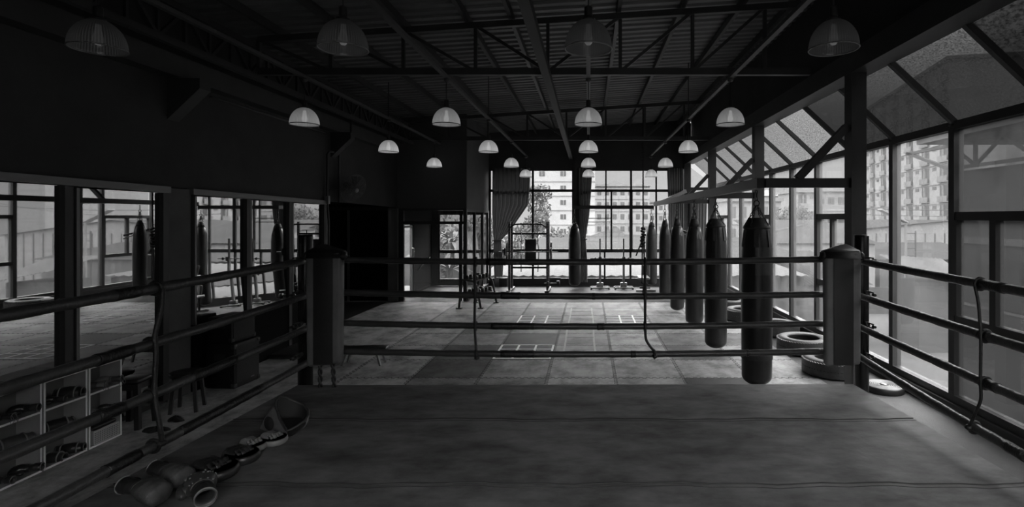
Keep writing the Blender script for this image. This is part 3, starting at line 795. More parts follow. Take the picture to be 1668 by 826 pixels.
tag(MB().tube([(LX+.05,10.98,2.78),(LX+.05,11.02,2.92),(LX+.05,11.12,2.95),(LX+.05,11.40,2.95)],.012,8).build('fan_cable',K['cord']),'short black cable curving from the conduit to the wall fan','cable')
o=MB().bb(LX+.04,LX+.12,10.86,10.93,2.64,2.8).build('switch_box',K['bright2']);tag(o,'small pale junction box on the conduit by the mirror end post','switch box')
# ------------------------------------------------------------------ punching bag frame
BXm=2.21
def build_bagframe():
    t=thing('bag_frame','dark steel overhead frame carrying the row of punching bags','bag frame')
    MB().bb(BXm-.05,BXm+.05,6.85,17.75,2.74,2.87).build('rail',K['steel2'],t)
    for y in (6.85,10.78,14.8):
        MB().bb(BXm+.051,CX-.10,y-.045,y+.045,2.745,2.865).build('arm',K['steel'],t)
        MB().bar((CX-.11,y,3.53),(2.68,y,2.86),.09,.10,up=(0,1,0)).build('brace',K['steel'],t)
    MB().bb(-.52,BXm-.051,17.68,17.78,2.64,2.76).build('far_beam',K['steel'],t)
    MB().bb(-.52,-.42,17.79,FY-.11,2.64,2.76).build('stub',K['steel'],t)
    MB().bar((CX-.10,18.22,3.26),(BXm+.06,17.7,2.80),.09,.11).build('brace',K['bright2'],t)  # pale colour stands in for light on this brace's top
build_bagframe()
def chain(mb,p0,p1,link=.05,r=.006,w=.013):
    p0=Vector(p0);p1=Vector(p1);d=p1-p0;L=d.length;n=max(2,round(L/(link*.8)));d.normalize()
    a=Vector((1,0,0)) if abs(d.x)<.8 else Vector((0,1,0))
    u=d.cross(a).normalized();v=d.cross(u)
    for i in range(n):
        c=p0+d*(L*(i+.5)/n);s=u if i%2 else v
        mb.tube([c+d*(link*.5*math.cos(q))+s*(w*math.sin(q)) for q in [2*PI*k/10 for k in range(10)]],r,5,closed=True)
def bag(x,y,rad,zb,zt,style,label,hang=2.74,taper=.62):
    t=thing('punching_bag',label,'punching bag',(x,y,0))
    Lh=zt-zb;prof=[(1e-4,zb)]
    for k in range(1,9):
        a=k/8*PI/2;prof.append((rad*.97*math.sin(a),zb+rad*.62*(1-math.cos(a))))
    prof+=[(rad*1.0,zb+Lh*.3),(rad*1.015,zb+Lh*.5),(rad*.99,zb+Lh*.7)]
    if style=='flat':      # thick bag with a canvas collar
        prof+=[(rad*.985,zt-.55),(rad*.93,zt-.32),(rad*.83,zt-.15),(rad*.80,zt-.12)]
        top=[(rad*.83,zt-.15),(rad*.87,zt-.13),(rad*.84,zt-.11),(rad*.52,zt),(rad*.48,zt+.0),(rad*.4,zt-.05),(1e-4,zt-.06)]
    else:                  # banana bag with a tapering neck
        prof+=[(rad*.93,zt-.42),(rad*.80,zt-.27),(rad*taper*.95,zt-.16)]
        top=[(rad*taper*.97,zt-.17),(rad*taper*.8,zt-.08),(rad*.36,zt-.0),(rad*.2,zt+.012),(1e-4,zt+.014)]
    MB().lathe(prof+[(1e-4,prof[-1][1])],n=32).build('body',K['bag'] if style!='grey' else K['bag2'],t)
    MB().lathe(top,n=28,rib=.015).build('collar',K['bagcap'],t)
    mb=MB()
    q=zt-.16 if style=='flat' else zt-.05
    rr=rad*.80 if style=='flat' else rad*.3
    hookz=hang-.12
    for k in range(4):
        a=PI/4+k*PI/2
        chain(mb,(rr*math.cos(a)*(1 if style=='flat' else 1),rr*math.sin(a),q+.06),(0.01*math.cos(a),.01*math.sin(a),max(hookz-.1,q+.12)),.045,.0055,.012)
    mb.build('chain',K['steel2'],t)
    mb=MB();mb.ring((0,0,hookz-.07),.036,.009,'y',n=18,k=6);chain(mb,(0,0,hookz-.03),(0,0,hang-.022),.05,.007,.014)
    mb.build('hook',K['steel2'],t)
    if style=='flat':
        # stitched tabs holding the chains
        for k in range(6):
            a=k*PI/3+.2;mb=MB()
            mb.box((rad*.915*math.cos(a),rad*.915*math.sin(a),zt-.27),(.012,.06,.22),Rz(a)@Ry(-.12));mb.build('tab',K['bagcap'],t)
    else:
        for k in range(4):
            a=k*PI/2+.5;mb=MB()
            mb.bar((rad*.96*math.cos(a),rad*.96*math.sin(a),zt-.42),(rad*taper*.98*math.cos(a),rad*taper*.98*math.sin(a),zt-.16),.05,.012);mb.build('strap',K['bagcap'],t)
    return t
b1=bag(2.215,7.04,.198,.165,2.36,'flat','largest punching bag, nearest, with chains and a pale patch, by the corner pad')
mb=MB();vs=[];n=16
for k in range(n+1):
    a=-PI/2-.75+1.5*k/n
    for z_,q in ((1.62,1.012),(1.98,.985)):vs.append((.2*q*math.cos(a+.35),.2*q*math.sin(a+.35),z_))
mb.add(vs,[(2*k,2*k+2,2*k+3,2*k+1) for k in range(n)],True);mb.build('tape_patch',K['bag2'],b1)
mb=MB();mb.lathe([(.2035,.52),(.2035,.60)],n=32,cap=False);mb.build('bottom_band',K['bagcap'],b1)
bag(2.21,9.28,.193,.10,2.345,'flat','second punching bag along the frame, with a chained collar')
bag(2.21,11.16,.19,.13,2.33,'banana','third punching bag along the frame, with a narrow neck')
bag(2.21,13.32,.18,.05,2.32,'banana','fourth punching bag along the frame, ending just above the floor',taper=.55)
bag(2.21,15.46,.168,.11,2.27,'banana','fifth punching bag along the frame, slim and dark')
bag(2.09,17.73,.185,.115,2.20,'grey','smooth grey punching bag at the far end of the frame',hang=2.63)
bag(-.46,17.73,.20,.085,2.16,'banana','lone punching bag hanging in front of the middle curtain',hang=2.63,taper=.7)
# ------------------------------------------------------------------ tyres
def make_tyre(R,W,label,loc,rz=0,tread=30):
    t=thing('truck_tyre',label,'tyre',loc,rz)
    r=R*.60
    prof=[(r,W*.12),(r*1.0,W*.05),(r*1.06,0),(R*.9,.0),(R*.97,W*.08),(R,W*.2),(R,W*.8),(R*.97,W*.92),(R*.9,W),(R*.8,W*1.02),(r*1.15,W*.99),(r*1.04,W*.97),(r,W*.90),(r*1.0,W*.85),(r*1.18,W*.7),(r*1.22,W*.5),(r*1.18,W*.3),(r,W*.12)]
    MB().lathe(prof,n=56,cap=False).build('sidewall',K['rubber'],t)
    mb=MB()
    for k in range(tread*2):
        a=2*PI*k/(tread*2)
        for z,sg in ((W*.3,1),(W*.7,-1)):
            mb.box((R*1.0*math.cos(a),R*1.0*math.sin(a),z),(.02,.045,W*.42),Rz(a)@Rx(.35*sg))
    mb.build('tread',K['rubber'],t)
    return t
make_tyre(.44,.25,'truck tyre lying flat nearest the ring, partly behind the corner pad',(3.72,8.12,0))
make_tyre(.44,.26,'truck tyre lying flat, second from the ring, seen whole beside the largest bag',(3.80,9.45,0))
make_tyre(.43,.24,'truck tyre lying flat, third from the ring, against the window kerb',(3.83,10.88,0))
make_tyre(.44,.27,'truck tyre lying flat, fourth from the ring, half hidden by the second bag',(3.62,12.35,0))
make_tyre(.44,.27,'truck tyre lying flat, farthest from the ring',(3.62,13.75,0))
# grooved disc
def disc():
    t=thing('grooved_disc','round flat disc with bright concentric grooves on the floor beside the ring','disc',(4.03,7.3,0))
    prof=[(.245,0),(.25,.02),(.25,.07),(.24,.085)]
    MB().lathe(prof+[(1e-4,.08)],n=48).build('base',K['plate'],t)
    for k in range(8):
        rr=.07+.022*k
        mb=MB();mb.ring((0,0,.083),rr,.0055,n=40,k=6);mb.build('groove_ring',K['white'],t)
    mb=MB();mb.lathe([(.045,.08),(.045,.095),(.02,.1),(1e-4,.1)],n=20);mb.build('hub',K['bright'],t)
disc()
# ------------------------------------------------------------------ floor markings
def grid(x0,y0,label,skip=()):
    mb=MB();c=.315;wd=.038
    for k in range(4):
        if ('v',k) not in skip:mb.bb(x0+k*c-wd/2,x0+k*c+wd/2,y0-.02,y0+3*c+.02,.0016,.004)
        if ('h',k) not in skip:mb.bb(x0-.01,x0+3*c+.01,y0+k*c-wd/2,y0+k*c+wd/2,.002,.0045)
    tag(mb.build('taped_grid',K['marking']),label,'floor marking')
grid(-1.59,8.955,'white taped square grid on the mats, nearest the ring')
grid(-1.60,11.92,'white taped square grid on the mats, behind the nearest grid',(('v',3),))
grid(.42,11.96,'white taped square grid on the mats, on the punching bag side',(('v',0),('v',3)))
t=thing('agility_ladder','pale floor ladder laid along the middle lane of mats','agility ladder')
for s,xx in ((0,-.44),(1,.09)):
    mb=MB();pts=[(xx+.008*math.sin(k*.8+s*2)+(.03 if s else -.0)*(1-k/12),9.0+k*.41,.004) for k in range(13)]
    vs=[];
    for p in pts:vs+=[(p[0]-.018,p[1],p[2]),(p[0]+.018,p[1],p[2])]
    mb.add(vs,[(2*k,2*k+1,2*k+3,2*k+2) for k in range(12)]);mb.build('side_strap',K['marking2'],t)
for k in range(10):
    y=9.1+k*.48
    MB().bb(-.43,.10,y-.012,y+.012,.0035,.0055).build('rung',K['marking2'],t)
# ------------------------------------------------------------------ curtains
def curtain(label,rows,n=64,folds=9,amp=.06,y=FY-.16,name='curtain',tie=None):
    """rows: list of (z, x0, x1)"""
    t=thing(name,label,'curtain')
    mb=MB();vs=[]
    R=[]
    for (a,b_) in zip(rows,rows[1:]):
        for k in range(8):
            u=k/8;u2=u;R.append((lerp(a[0],b_[0],u),lerp(a[1],b_[1],u2),lerp(a[2],b_[2],u2)))
    R.append(rows[-1])
    wmax=max(r[2]-r[1] for r in rows)
    for (z,x0,x1) in R:
        for k in range(n+1):
            u=k/n;q=min(1,(x1-x0)/wmax*1.3+.15)
            vs.append((lerp(x0,x1,u),y+amp*q*math.sin(u*folds*2*PI)+.015*math.sin(u*23+z*2),z))
    m=n+1
    mb.add(vs,[(i*m+k,i*m+k+1,(i+1)*m+k+1,(i+1)*m+k) for i in range(len(R)-1) for k in range(n)],True)
    mb.build('cloth',K['curtain'],t)
    if tie:
        z,x0,x1=tie;mb=MB();mb.ring(((x0+x1)/2,y,z),(x1-x0)/2+.02,.02,n=20,k=6,sy=.6);mb.build('tie_band',K['curtain'],t)
    return t
def FX(px,Y=FY-.16):return (px-VX)*Y/F
def FZ(py,Y=FY-.16):return H-(py-VY)*Y/F
curtain('tied-back grey curtain beside the weight rack',[(FZ(274),FX(802),FX(864)),(FZ(305),FX(802),FX(863)),(FZ(334),FX(802),FX(860)),(FZ(349),FX(802),FX(850)),(FZ(363),FX(803),FX(840)),(FZ(378),FX(803),FX(829)),(FZ(392),FX(804),FX(816)),(FZ(430),FX(804),FX(820)),(FZ(467),FX(806),FX(818))],amp=.075,tie=(FZ(392),FX(803),FX(817)))
curtain('narrow tied curtain behind the lone punching bag',[(FZ(274),FX(941),FX(965)),(FZ(310),FX(941),FX(963)),(FZ(350),FX(943),FX(960)),(FZ(388),FX(945),FX(954)),(FZ(430),FX(944),FX(957)),(FZ(460),FX(944),FX(957))],folds=5,tie=(FZ(390),FX(944),FX(955)))
curtain('straight grey curtain at the far corner beside the window',[(FZ(274),FX(1087),FX(1112)),(FZ(340),FX(1089),FX(1111)),(FZ(420),FX(1090),FX(1110)),(FZ(460),FX(1090),FX(1110))],folds=6,y=FY-.10,amp=.045)
curtain('grey curtain past the dark corner post, in the lean-to strip',[(FZ(318),FX(1123),FX(1152)),(FZ(400),FX(1123),FX(1150)),(FZ(458),FX(1124),FX(1150))],folds=6)
# ------------------------------------------------------------------ gym machines
def plate_at(mb,c,R,w,axis='x'):
    M=Ry(PI/2) if axis=='x' else (Rx(PI/2) if axis=='y' else None)
    mb.lathe([(.025,-w/2),(R*.9,-w/2),(R,-w*.3),(R,w*.3),(R*.9,w/2),(.025,w/2)],c,28,M)
def build_rack():
    t=thing('power_rack','tall steel weight rack with a barbell, in front of the end window','weight rack',(-1.9,16.9,0))
    W=.60
    def holes(mb,x,y):
        mb.bb(x-.035,x+.035,y-.03,y+.03,0,2.22)
    for s in (-1,1):
        for y in (0,.55):
            mb=MB();holes(mb,s*W,y);mb.build('upright',K['rack_steel'],t)
            mb=MB()
            for k in range(18):mb.bb(s*W-.012,s*W+.012,y-.032,y-.0305,.55+k*.09,.585+k*.09)
            mb.build('peg_hole_strip',K['bright'],t)
        mb=MB();mb.bb(s*W-.06,s*W+.06,-.25,.85,0,.07);mb.build('foot',K['steel2'],t)
        mb=MB();mb.bb(s*W-.045,s*W+.045,-.04,.04,2.16,2.235);mb.build('cap',K['bright'],t)
        for zz,dy in ((1.45,.3),(1.12,.28)):
            mb=MB();plate_at(mb,(s*(W+.10),dy,zz-.05),.18,.05);mb.build('weight_plate',K['plate'],t)
        mb=MB();mb.tube([(s*(W+.03),0,.45),(s*(W+.42),0,.45)],.02,8);mb.build('storage_peg',K['bright'],t)
    mb=MB();mb.tube([(-W,0,2.03),(-W*.72,0,2.14),(-W*.45,0,2.15),(W*.45,0,2.15),(W*.72,0,2.14),(W,0,2.03)],.024,8);mb.build('pull_up_bar',K['steel2'],t)
    for zz in (1.83,.73):
        MB().bb(-W+.04,W-.04,.5,.56,zz-.03,zz+.03).build('crossbar',K['steel2'],t)
    mb=MB();mb.box((.02,.47,1.32),(.36,.06,.68),bev=.02);mb.build('back_board',K['steel2'],t)
    for x in (-.28,.26):
        mb=MB();mb.tube([(x,.42,1.95),(x+.0,.42,1.5),(x+(.04 if x>0 else 0),.42,1.3),(x,.42,.6)],.014,8);mb.build('rod',K['steel'],t)
    mb=MB();plate_at(mb,(.95,-.05,.28),.09,.10);plate_at(mb,(.62,-.05,.28),.07,.06);mb.tube([(.5,-.05,.28),(.98,-.05,.28)],.02,8);mb.build('low_roller',K['plate'],t)
    mb=MB();mb.box((-.78,.0,.32),(.26,.3,.28),bev=.03);mb.build('counterweight_box',K['steel2'],t)
    b=thing('barbell','barbell resting across the tall weight rack','barbell',(-1.9,16.82,1.28))
    MB().tube([(-.92,0,0),(.95,0,0)],.016,8).build('bar',K['bright'],b)
    for s in (-1,1):
        mb=MB();plate_at(mb,(s*.72,0,0),.13,.05);mb.build('plate',K['plate'],b)
build_rack()
tag(MB().bb(-2.95,-2.42,16.3,16.75,0,.05,bev=.01).build('floor_plate',K['steel']),'low dark platform plate on the floor in front of the weight rack','floor plate')
def stand(x,label):
    t=thing('squat_stand',label,'squat stand',(x,17.75,0))
    MB().bb(-.035,.035,-.035,.035,.05,.98).build('post',K['bright2'],t)
    mb=MB();mb.bb(-.022,.022,-.022,.022,.95,1.66);mb.build('inner_post',K['steel'],t)
    mb=MB()
    for k in range(8):mb.bb(-.01,.01,-.0235,-.0225,1.2+k*.055,1.225+k*.055)
    mb.build('hole_strip',K['bright'],t)
    for y in (-.17,.17):
        mb=MB();mb.bb(-.29,.29,y-.035,y+.035,0.015,.06,bev=.008);mb.build('foot',K['bright2'],t)
        for s in (-1,1):MB().bb(s*.29-.03,s*.29+.03,y-.045,y+.045,0,.05).build('foot_cap',K['plate'],t)
    MB().bb(-.04,.04,-.17,.17,.03,.075).build('base_bar',K['bright2'],t)
    mb=MB();mb.box((0,0,.14),(.22,.12,.12),bev=.02);mb.build('base_block',K['bright2'],t)
    mb=MB();mb.bb(-.05,.05,-.09,-.03,.92,.98);mb.bb(-.05,.05,-.1,-.085,.92,1.06);mb.build('bar_hook',K['steel'],t)
stand(.385,'squat stand on twin feet, the one nearer the lone punching bag')
stand(1.17,'squat stand on twin feet, the one nearer the hanging rope')
b=thing('barbell','thin barbell resting across the two squat stands','barbell',(.78,17.685,1.0))
MB().tube([(-.72,0,0),(.72,0,0)],.014,8).build('bar',K['steel2'],b)
for s in (-.55,.55):
    mb=MB();plate_at(mb,(s,0,0),.05,.03);mb.build('collar',K['steel2'],b)
def dumbbell(loc,rz,label,r=.065):
    t=thing('dumbbell',label,'dumbbell',loc,rz,'dumbbells on the bent tube rack')
    MB().tube([(-.09,0,0),(.09,0,0)],.015,8).build('handle',K['chrome'],t)
    for s in (-1,1):
        mb=MB();mb.lathe([(1e-4,-.045),(r*.85,-.045),(r,-.03),(r,.03),(r*.85,.045),(1e-4,.045)],(s*.12,0,0),12,Ry(PI/2));mb.build('head',K['plate'],t)
    return t
def dumbbell_rack():
    t=thing('dumbbell_rack','bent steel tube dumbbell rack in front of the glass screen','dumbbell rack',(-3.05,14.2,0))
    for y,nm in ((-.35,0),(.55,1)):
        mb=MB();dx=.25*nm
        mb.tube([(-.30+dx,y,.03),(-.26+dx,y,.4),(-.22+dx,y,.74),(-.05+dx,y,.73),(.08+dx,y,.70),(.15+dx,y,.6),(.20+dx,y,.36),(.26+dx,y,.03)],.03,10)
        mb.build('side_frame',K['steel'],t)
        for x in (-.30,.26):MB().box((x+dx,y,.015),(.14,.1,.03)).build('foot',K['steel2'],t)
    for z,x in ((.70,-.13),(.70,.05),(.34,-.06),(.34,.13)):
        mb=MB();mb.bar((x,-.35,z),(x+.25,.55,z),.03,.03);mb.build('shelf_bar',K['steel'],t)
    k=0
    for z in (.785,.425):
        for i in range(4):
            y=-.22+i*.2;x=(-.04 if z>.6 else .035)+.25*(y+.35)/.9
            lb=['front','second','third','rear'][i]
            dumbbell((-3.05+x,14.2+y,z),.0,'%s dumbbell on the %s tier of the bent tube rack'%(lb,'upper' if z>.6 else 'lower'))
dumbbell_rack()
def bench():
    t=thing('weight_bench','exercise bench with a pale shiny seat under the hanging rope','bench',(1.72,16.6,0))
    mb=MB();mb.box((-.02,0,.50),(.34,.75,.07),bev=.02);mb.build('seat_pad',K['bright'],t)
    mb=MB();mb.box((.12,.48,.62),(.26,.08,.42),Rx(-.3),bev=.02);mb.build('back_pad',K['leather_d'],t)
    mb=MB();mb.bar((.0,-.25,.47),(-.06,-.35,.02),.05);mb.build('leg',K['steel'],t)
    mb=MB();mb.bar((.0,.35,.47),(.10,.45,.02),.05);mb.build('leg',K['steel'],t)
    mb=MB();mb.bar((.0,.2,.44),(.06,-.34,.04),.04);mb.build('cross_brace',K['steel'],t)
    MB().bb(-.38,.30,-.38,-.32,0,.045).build('foot_bar',K['bright2'],t)
    MB().bb(-.2,.42,.42,.48,0,.045).build('foot_bar',K['steel2'],t)
    mb=MB();mb.tube([(-.16,-.3,.22),(.16,-.3,.22)],.03,10);mb.build('leg_roller',K['leather_d'],t)
bench()
def pulley():
    t=thing('cable_machine','tall cable exercise machine half hidden behind the punching bags','cable machine',(2.85,16.6,0))
    for s in (-1,1):MB().bb(s*.3-.03,s*.3+.03,-.03,.03,0,1.95).build('upright',K['steel'],t)
    MB().bb(-.35,.35,-.4,-.32,0,.06).build('base_bar',K['steel'],t)
    MB().bb(-.34,.34,-.03,.03,1.9,1.97).build('top_bar',K['steel'],t)
    mb=MB();mb.bar((-.2,0,2.05),(.35,-.55,1.82),.05);mb.build('arm',K['steel'],t)
    mb=MB();mb.tube([(-.3,-.6,1.72),(.0,-.5,1.86),(.35,-.55,1.72)],.016,8);mb.build('handle_bar',K['steel2'],t)
    MB().bb(-.14,.14,.0,.16,.2,1.2).build('weight_stack',K['steel2'],t)
    mb=MB();mb.box((0,-.3,.5),(.32,.36,.08),bev=.02);mb.build('seat',K['leather_d'],t)
    mb=MB();mb.bar((0,-.3,.48),(0,-.3,.03),.06);mb.build('seat_post',K['steel'],t)
pulley()
# climbing rope
def climbing_rope():
    t=thing('hanging_rope','long knotted climbing rope hanging from the roof beside the far bags','rope',(1.545,15.1,0))
    def tw(p0,p1,r,n=60):
        mb=MB();p0=Vector(p0);p1=Vector(p1);L=(p1-p0).length
        for ph in (0,2*PI/3,4*PI/3):
            mb.tube([p0.lerp(p1,k/n)+Vector((r*.5*math.cos(k*.7+ph),r*.5*math.sin(k*.7+ph),0)) for k in range(n+1)],r*.62,6)
        return mb
    tw((0,0,2.05),(0,0,5.45),.02,120).build('upper_rope',K['fabric'],t)
    mb=MB()
    random.seed(3)
    for k in range(7):
        z=1.55+k*.082;mb.ring((random.uniform(-.02,.02),0,z),.045,.032,n=12,k=8,R=Rx(random.uniform(-.6,.6))@Ry(random.uniform(-.7,.7)))
    mb.build('knot',K['fabric'],t)
    tw((-.03,0,.6),(-.02,0,1.6),.022).build('lower_rope',K['fabric'],t)
    tw((.04,.02,.15),(.03,.02,1.6),.022).build('lower_rope',K['fabric'],t)
    tw((-.04,0,1.68),(-.2,0,1.28),.02,20).build('loose_end',K['fabric'],t)
    mb=MB()
    for z in (4.2,4.32,4.05):mb.ring((0,0,z),.03,.02,n=12,k=6,R=Rx(.5))
    mb.build('upper_knot',K['fabric'],t)
    mb=MB();mb.ell((-.01,0,.55),(.06,.05,.07),n=12,m=8);mb.build('end_knot',K['fabric'],t)
climbing_rope()
# ------------------------------------------------------------------ shelves with gear
SX=-5.08
def shelf(y0,y1,label,back=.222):
    t=thing('cube_shelf',label,'shelf',(SX,(y0+y1)/2,0))
    w=y1-y0;Hh=.835;th=.018;d=back
    for s in (-1,1):MB().bb(-d,0,s*w/2-(th if s>0 else 0),s*w/2+(0 if s>0 else th),0,Hh).build('side_panel',K['white'],t)
    MB().bb(-d,-.001,-w/2+th,w/2-th,Hh-th,Hh).build('top_panel',K['white'],t)
    MB().bb(-d,-.001,-w/2+th,w/2-th,0,th).build('base_panel',K['white'],t)
    for k in (1,2):
        z=Hh*k/3;MB().bb(-d,-.004,-w/2+th,w/2-th,z-th/2,z+th/2).build('shelf_board',K['white'],t)
    MB().bb(-d-.006,-d,-w/2,w/2,0,Hh).build('back_panel',mat('shelf_back',.22,.6),t)
    mb=MB();e=.0005  # front edges coloured far paler than the boards, painted as if lit
    for s in (-1,1):mb.bb(e,.002,s*(w/2-th/2)-th/2,s*(w/2-th/2)+th/2,0,Hh)
    for k in range(4):
        z=(th/2,Hh/3,2*Hh/3,Hh-th/2)[k];mb.bb(e,.0018,-w/2+th,w/2-th,z-th/2,z+th/2)
    mb.build('lit_edge',mat('lit_edge_white',.85,.5),t)
shelf(5.435,5.82,'white three-tier cube shelf, the end unit beside the black stool')
shelf(4.985,5.42,'white three-tier cube shelf, the middle unit of the three')
shelf(4.53,4.97,'white three-tier cube shelf, the unit cut by the edge of the picture')
def rot3(x,y,z):return (x,y,z)
def glove(label,loc,rot,sc=1.,m='leather_d',trim='leather_d',group=None,lace=False,dots=False,worn=.006):
    sc*=(.86 if loc[0]<-4.9 else 1);loc=(loc[0],loc[1],loc[2]+(.015 if loc[0]<-4.9 else .022))
    t=thing('boxing_glove',label,'boxing glove',loc,rot=rot,group=group);t.scale=(sc,sc,sc)
    mb=MB()
    # fist along +X, back of hand +Z, curling down at the knuckles
    N=24;Mx=20;vs=[]
    for i in range(Mx+1):
        u=i/Mx;x=-.065+.195*u
        e=min(1,u/.55);e=e*e*(3-2*e)
        wy=.046+.030*e;hz=.038+.024*e
        if u>.70:
            q=max(1e-3,1-((u-.70)/.30)**2.6)**.45;wy*=.25+.75*q if u<1 else 1e-2;hz*=q if u<1 else 1e-2
        dz=-.030*u*u;wr=worn*(math.sin(u*23)+.6*math.sin(u*41+2))
        for k in range(N):
            a=2*PI*k/N;ca,sa=math.cos(a),math.sin(a)
            sq=(abs(ca)**3+abs(sa)**3)**(-1/3.)
            f=1+wr*math.sin(3*a+u*9)
            crease=1-.22*math.exp(-((u-.52)/.06)**2)*(1 if sa<-.2 else 0)
            vs.append((x,wy*ca*(.55+.45*sq)*f,hz*sa*(.6+.4*sq)*f*crease+dz))
    mb.add(vs,[(i*N+k,i*N+(k+1)%N,(i+1)*N+(k+1)%N,(i+1)*N+k) for i in range(Mx) for k in range(N)],True)
    mb.lathe([(1e-4,-.075),(.018,-.068),(.028,-.04),(.030,0),(.028,.04),(.019,.066),(1e-4,.075)],(.03,.078,-.022),14,Rz(-.16)@Ry(PI/2),cap=False)
    mb.tube([(-.02,.05,-.01),(.0,.066,-.014),(.02,.076,-.02)],[.026,.028,.026],10)
    mb.build('mitt',K[m],t)
    mb=MB();mb.tube([(-.05+.012*abs(math.sin(a)),.052*math.cos(a),.043*math.sin(a)) for a in [PI*k/12 for k in range(13)]],.0035,5);mb.build('seam_piping',K['leather_f'],t)
    if not lace:
        mb=MB();vs=[]
        for k in range(15):
            a=-.5+(PI+1.)*k/14
            for x_ in (-.155,-.105):vs.append((x_,.054*math.cos(a),.050*math.sin(a)))
        mb.add(vs,[(2*k,2*k+2,2*k+3,2*k+1) for k in range(14)],True);mb.build('wrist_strap',K['leather_f'] if m=='leather_d' else K['leather_d'],t)
    mb=MB();R=Ry(PI/2)
    mb.lathe([(.040,-.005),(.046,.0),(.047,.06),(.052,.115),(.046,.12),(.040,.06),(.038,.0)],(-.06,0,0),20,Ry(-PI/2),sx=.85,cap=False)
    mb.build('cuff',K[trim],t)
    mb=MB();mb.ring((-.172,0,0),.048,.005,'x',n=20,k=6,R=None);mb.build('cuff_edge',K['leather_l'] if trim!='leather_l' else K['leather_d'],t)
    if lace:
        for s in (-1,1):
            mb=MB();mb.tube([(-.12,s*.02,.04),(-.17,s*.03,.02),(-.2,s*.035,-.05),(-.18,s*.05,-.10),(-.16,s*.055,-.05)],.0035,5);mb.build('lace',K['leather_l'],t)
    if dots:
        random.seed(5)
        for k in range(26):
            u=random.uniform(.15,.78);a=random.uniform(.3,2.8);x=-.065+.195*u
            wy=.078;hz=.060
            if u<.4:wy,hz=.060,.048
            u=min(u,.78)
            mb=MB();mb.ell((x,wy*math.cos(a),hz*math.sin(a)-.02*u*u),(.006,.006,.004),n=8,m=4);mb.build('stud',K['leather_l'],t)
    return t
def shin(label,loc,rot,m='leather_d',L=.30,r=.062,group=None):
    t=thing('shin_guard',label,'shin guard',loc,rot=rot,group=group)
    mb=MB();N=16;M_=10;vs=[]
    for lay in (1,.78):
        for i in range(M_+1):
            u=i/M_;rr=r*(.8+.3*math.sin(u*PI))*lay
            for k in range(N+1):
                a=-2.1+4.2*k/N;vs.append((L*(u-.5),rr*math.sin(a),rr*math.cos(a)))
    n1=(N+1)*(M_+1)
    fs=[]
    for lay in (0,1):
        for i in range(M_):
            for k in range(N):
                b_=lay*n1+i*(N+1)+k;q=(b_,b_+1,b_+N+2,b_+N+1);fs.append(q if lay else q[::-1])
    for i in range(M_):
        for k in (0,N):
            a=i*(N+1)+k;fs.append((a,a+N+1,n1+a+N+1,n1+a))
    for k in range(N):
        for i in (0,M_):
            a=i*(N+1)+k;fs.append((a,a+1,n1+a+1,n1+a))
    mb.add(vs,fs,True);mb.build('shell',K[m],t)
    for x in (-L*.3,L*.28):
        mb=MB();rr=r*1.10
        mb.tube([(x,rr*math.sin(a),rr*math.cos(a)) for a in [-2.0+4.0*k/14 for k in range(15)]],.006,6);mb.build('piping',K['leather_l'],t)
    for s in (-1,1):
        mb=MB();mb.tube([(s*L*.5,r*.78*math.sin(a),r*.78*math.cos(a)) for a in [-2.1+4.2*k/14 for k in range(15)]],.007,6);mb.build('end_rim',K['leather_m'],t)
    return t
sh=.835/3
zf=[.018,sh+.009,2*sh+.009]
gx=SX-.055
G=PI
glove('smaller pale boxing glove with laces on the top tier of the end shelf',(gx,5.545,zf[2]+.046),(0,0,G+.25),.74,'leather_m','leather_l',lace=True)
glove('pale grey boxing glove with a wide cuff on the top tier of the end shelf',(gx+.005,5.70,zf[2]+.055),(0,0,G+.3),.88,'leather_l','leather_m',lace=True)
glove('pale boxing glove on the middle tier of the end shelf, behind the rope',(gx,5.54,zf[1]+.046),(0,0,G+.2),.74,'leather_l','leather_m')
glove('dark boxing glove on the middle tier of the end shelf',(gx,5.70,zf[1]+.044),(0,0,G+.35),.70,'leather_d','leather_d')
t=thing('mesh_box','white perforated storage box on the bottom tier of the end shelf','box',(SX-.10,5.63,zf[0]+.002))
MB().bb(-.085,.11,-.150,.150,0,.012).build('base',K['white'],t)
mb=MB();mb.bb(.10,.11,-.150,.150,0.012,.15);mb.bb(-.085,-.075,-.150,.150,.012,.15);mb.bb(-.075,.10,-.150,-.14,.012,.15);mb.bb(-.075,.10,.14,.150,.012,.15)
mb.build('side_wall',mat('mesh_white',.42,.6),t)
mb=MB()
for i in range(14):
    for j in range(6):mb.bb(.1101,.1108,-.138+i*.0203,-.129+i*.0203,.02+j*.019,.030+j*.019)
mb.build('hole_pattern',K['steel'],t)
tag(MB().box((SX-.085,5.63,zf[0]+.17),(.16,.27,.032),bev=.012).build('folded_pad',K['leather_d']),'dark folded pad lying on the white perforated box','pad')
# middle unit
shin('black shin guard with pale piping on the top tier of the middle shelf',(gx+.02,5.27,zf[2]+.066),(.0,0,.35),'leather_d',.21,.060)
glove('black boxing glove with pale edge on the top tier of the middle shelf',(gx+.01,5.10,zf[2]+.046),(0,0,G+.3),.74,'leather_d','leather_d')
shin('black shin guard on the middle tier of the middle shelf',(gx-.01,5.16,zf[1]+.064),(0,0,1.2),'leather_d',.26,.058)
shin('black shin guard with pale bands on the bottom tier of the middle shelf',(gx+.02,5.28,zf[0]+.058),(0,0,.45),'leather_d',.21,.052)
shin('black shin guard showing its open pale rim on the bottom tier of the middle shelf',(gx+.05,5.09,zf[0]+.056),(0,0,.2),'leather_d',.17,.050)
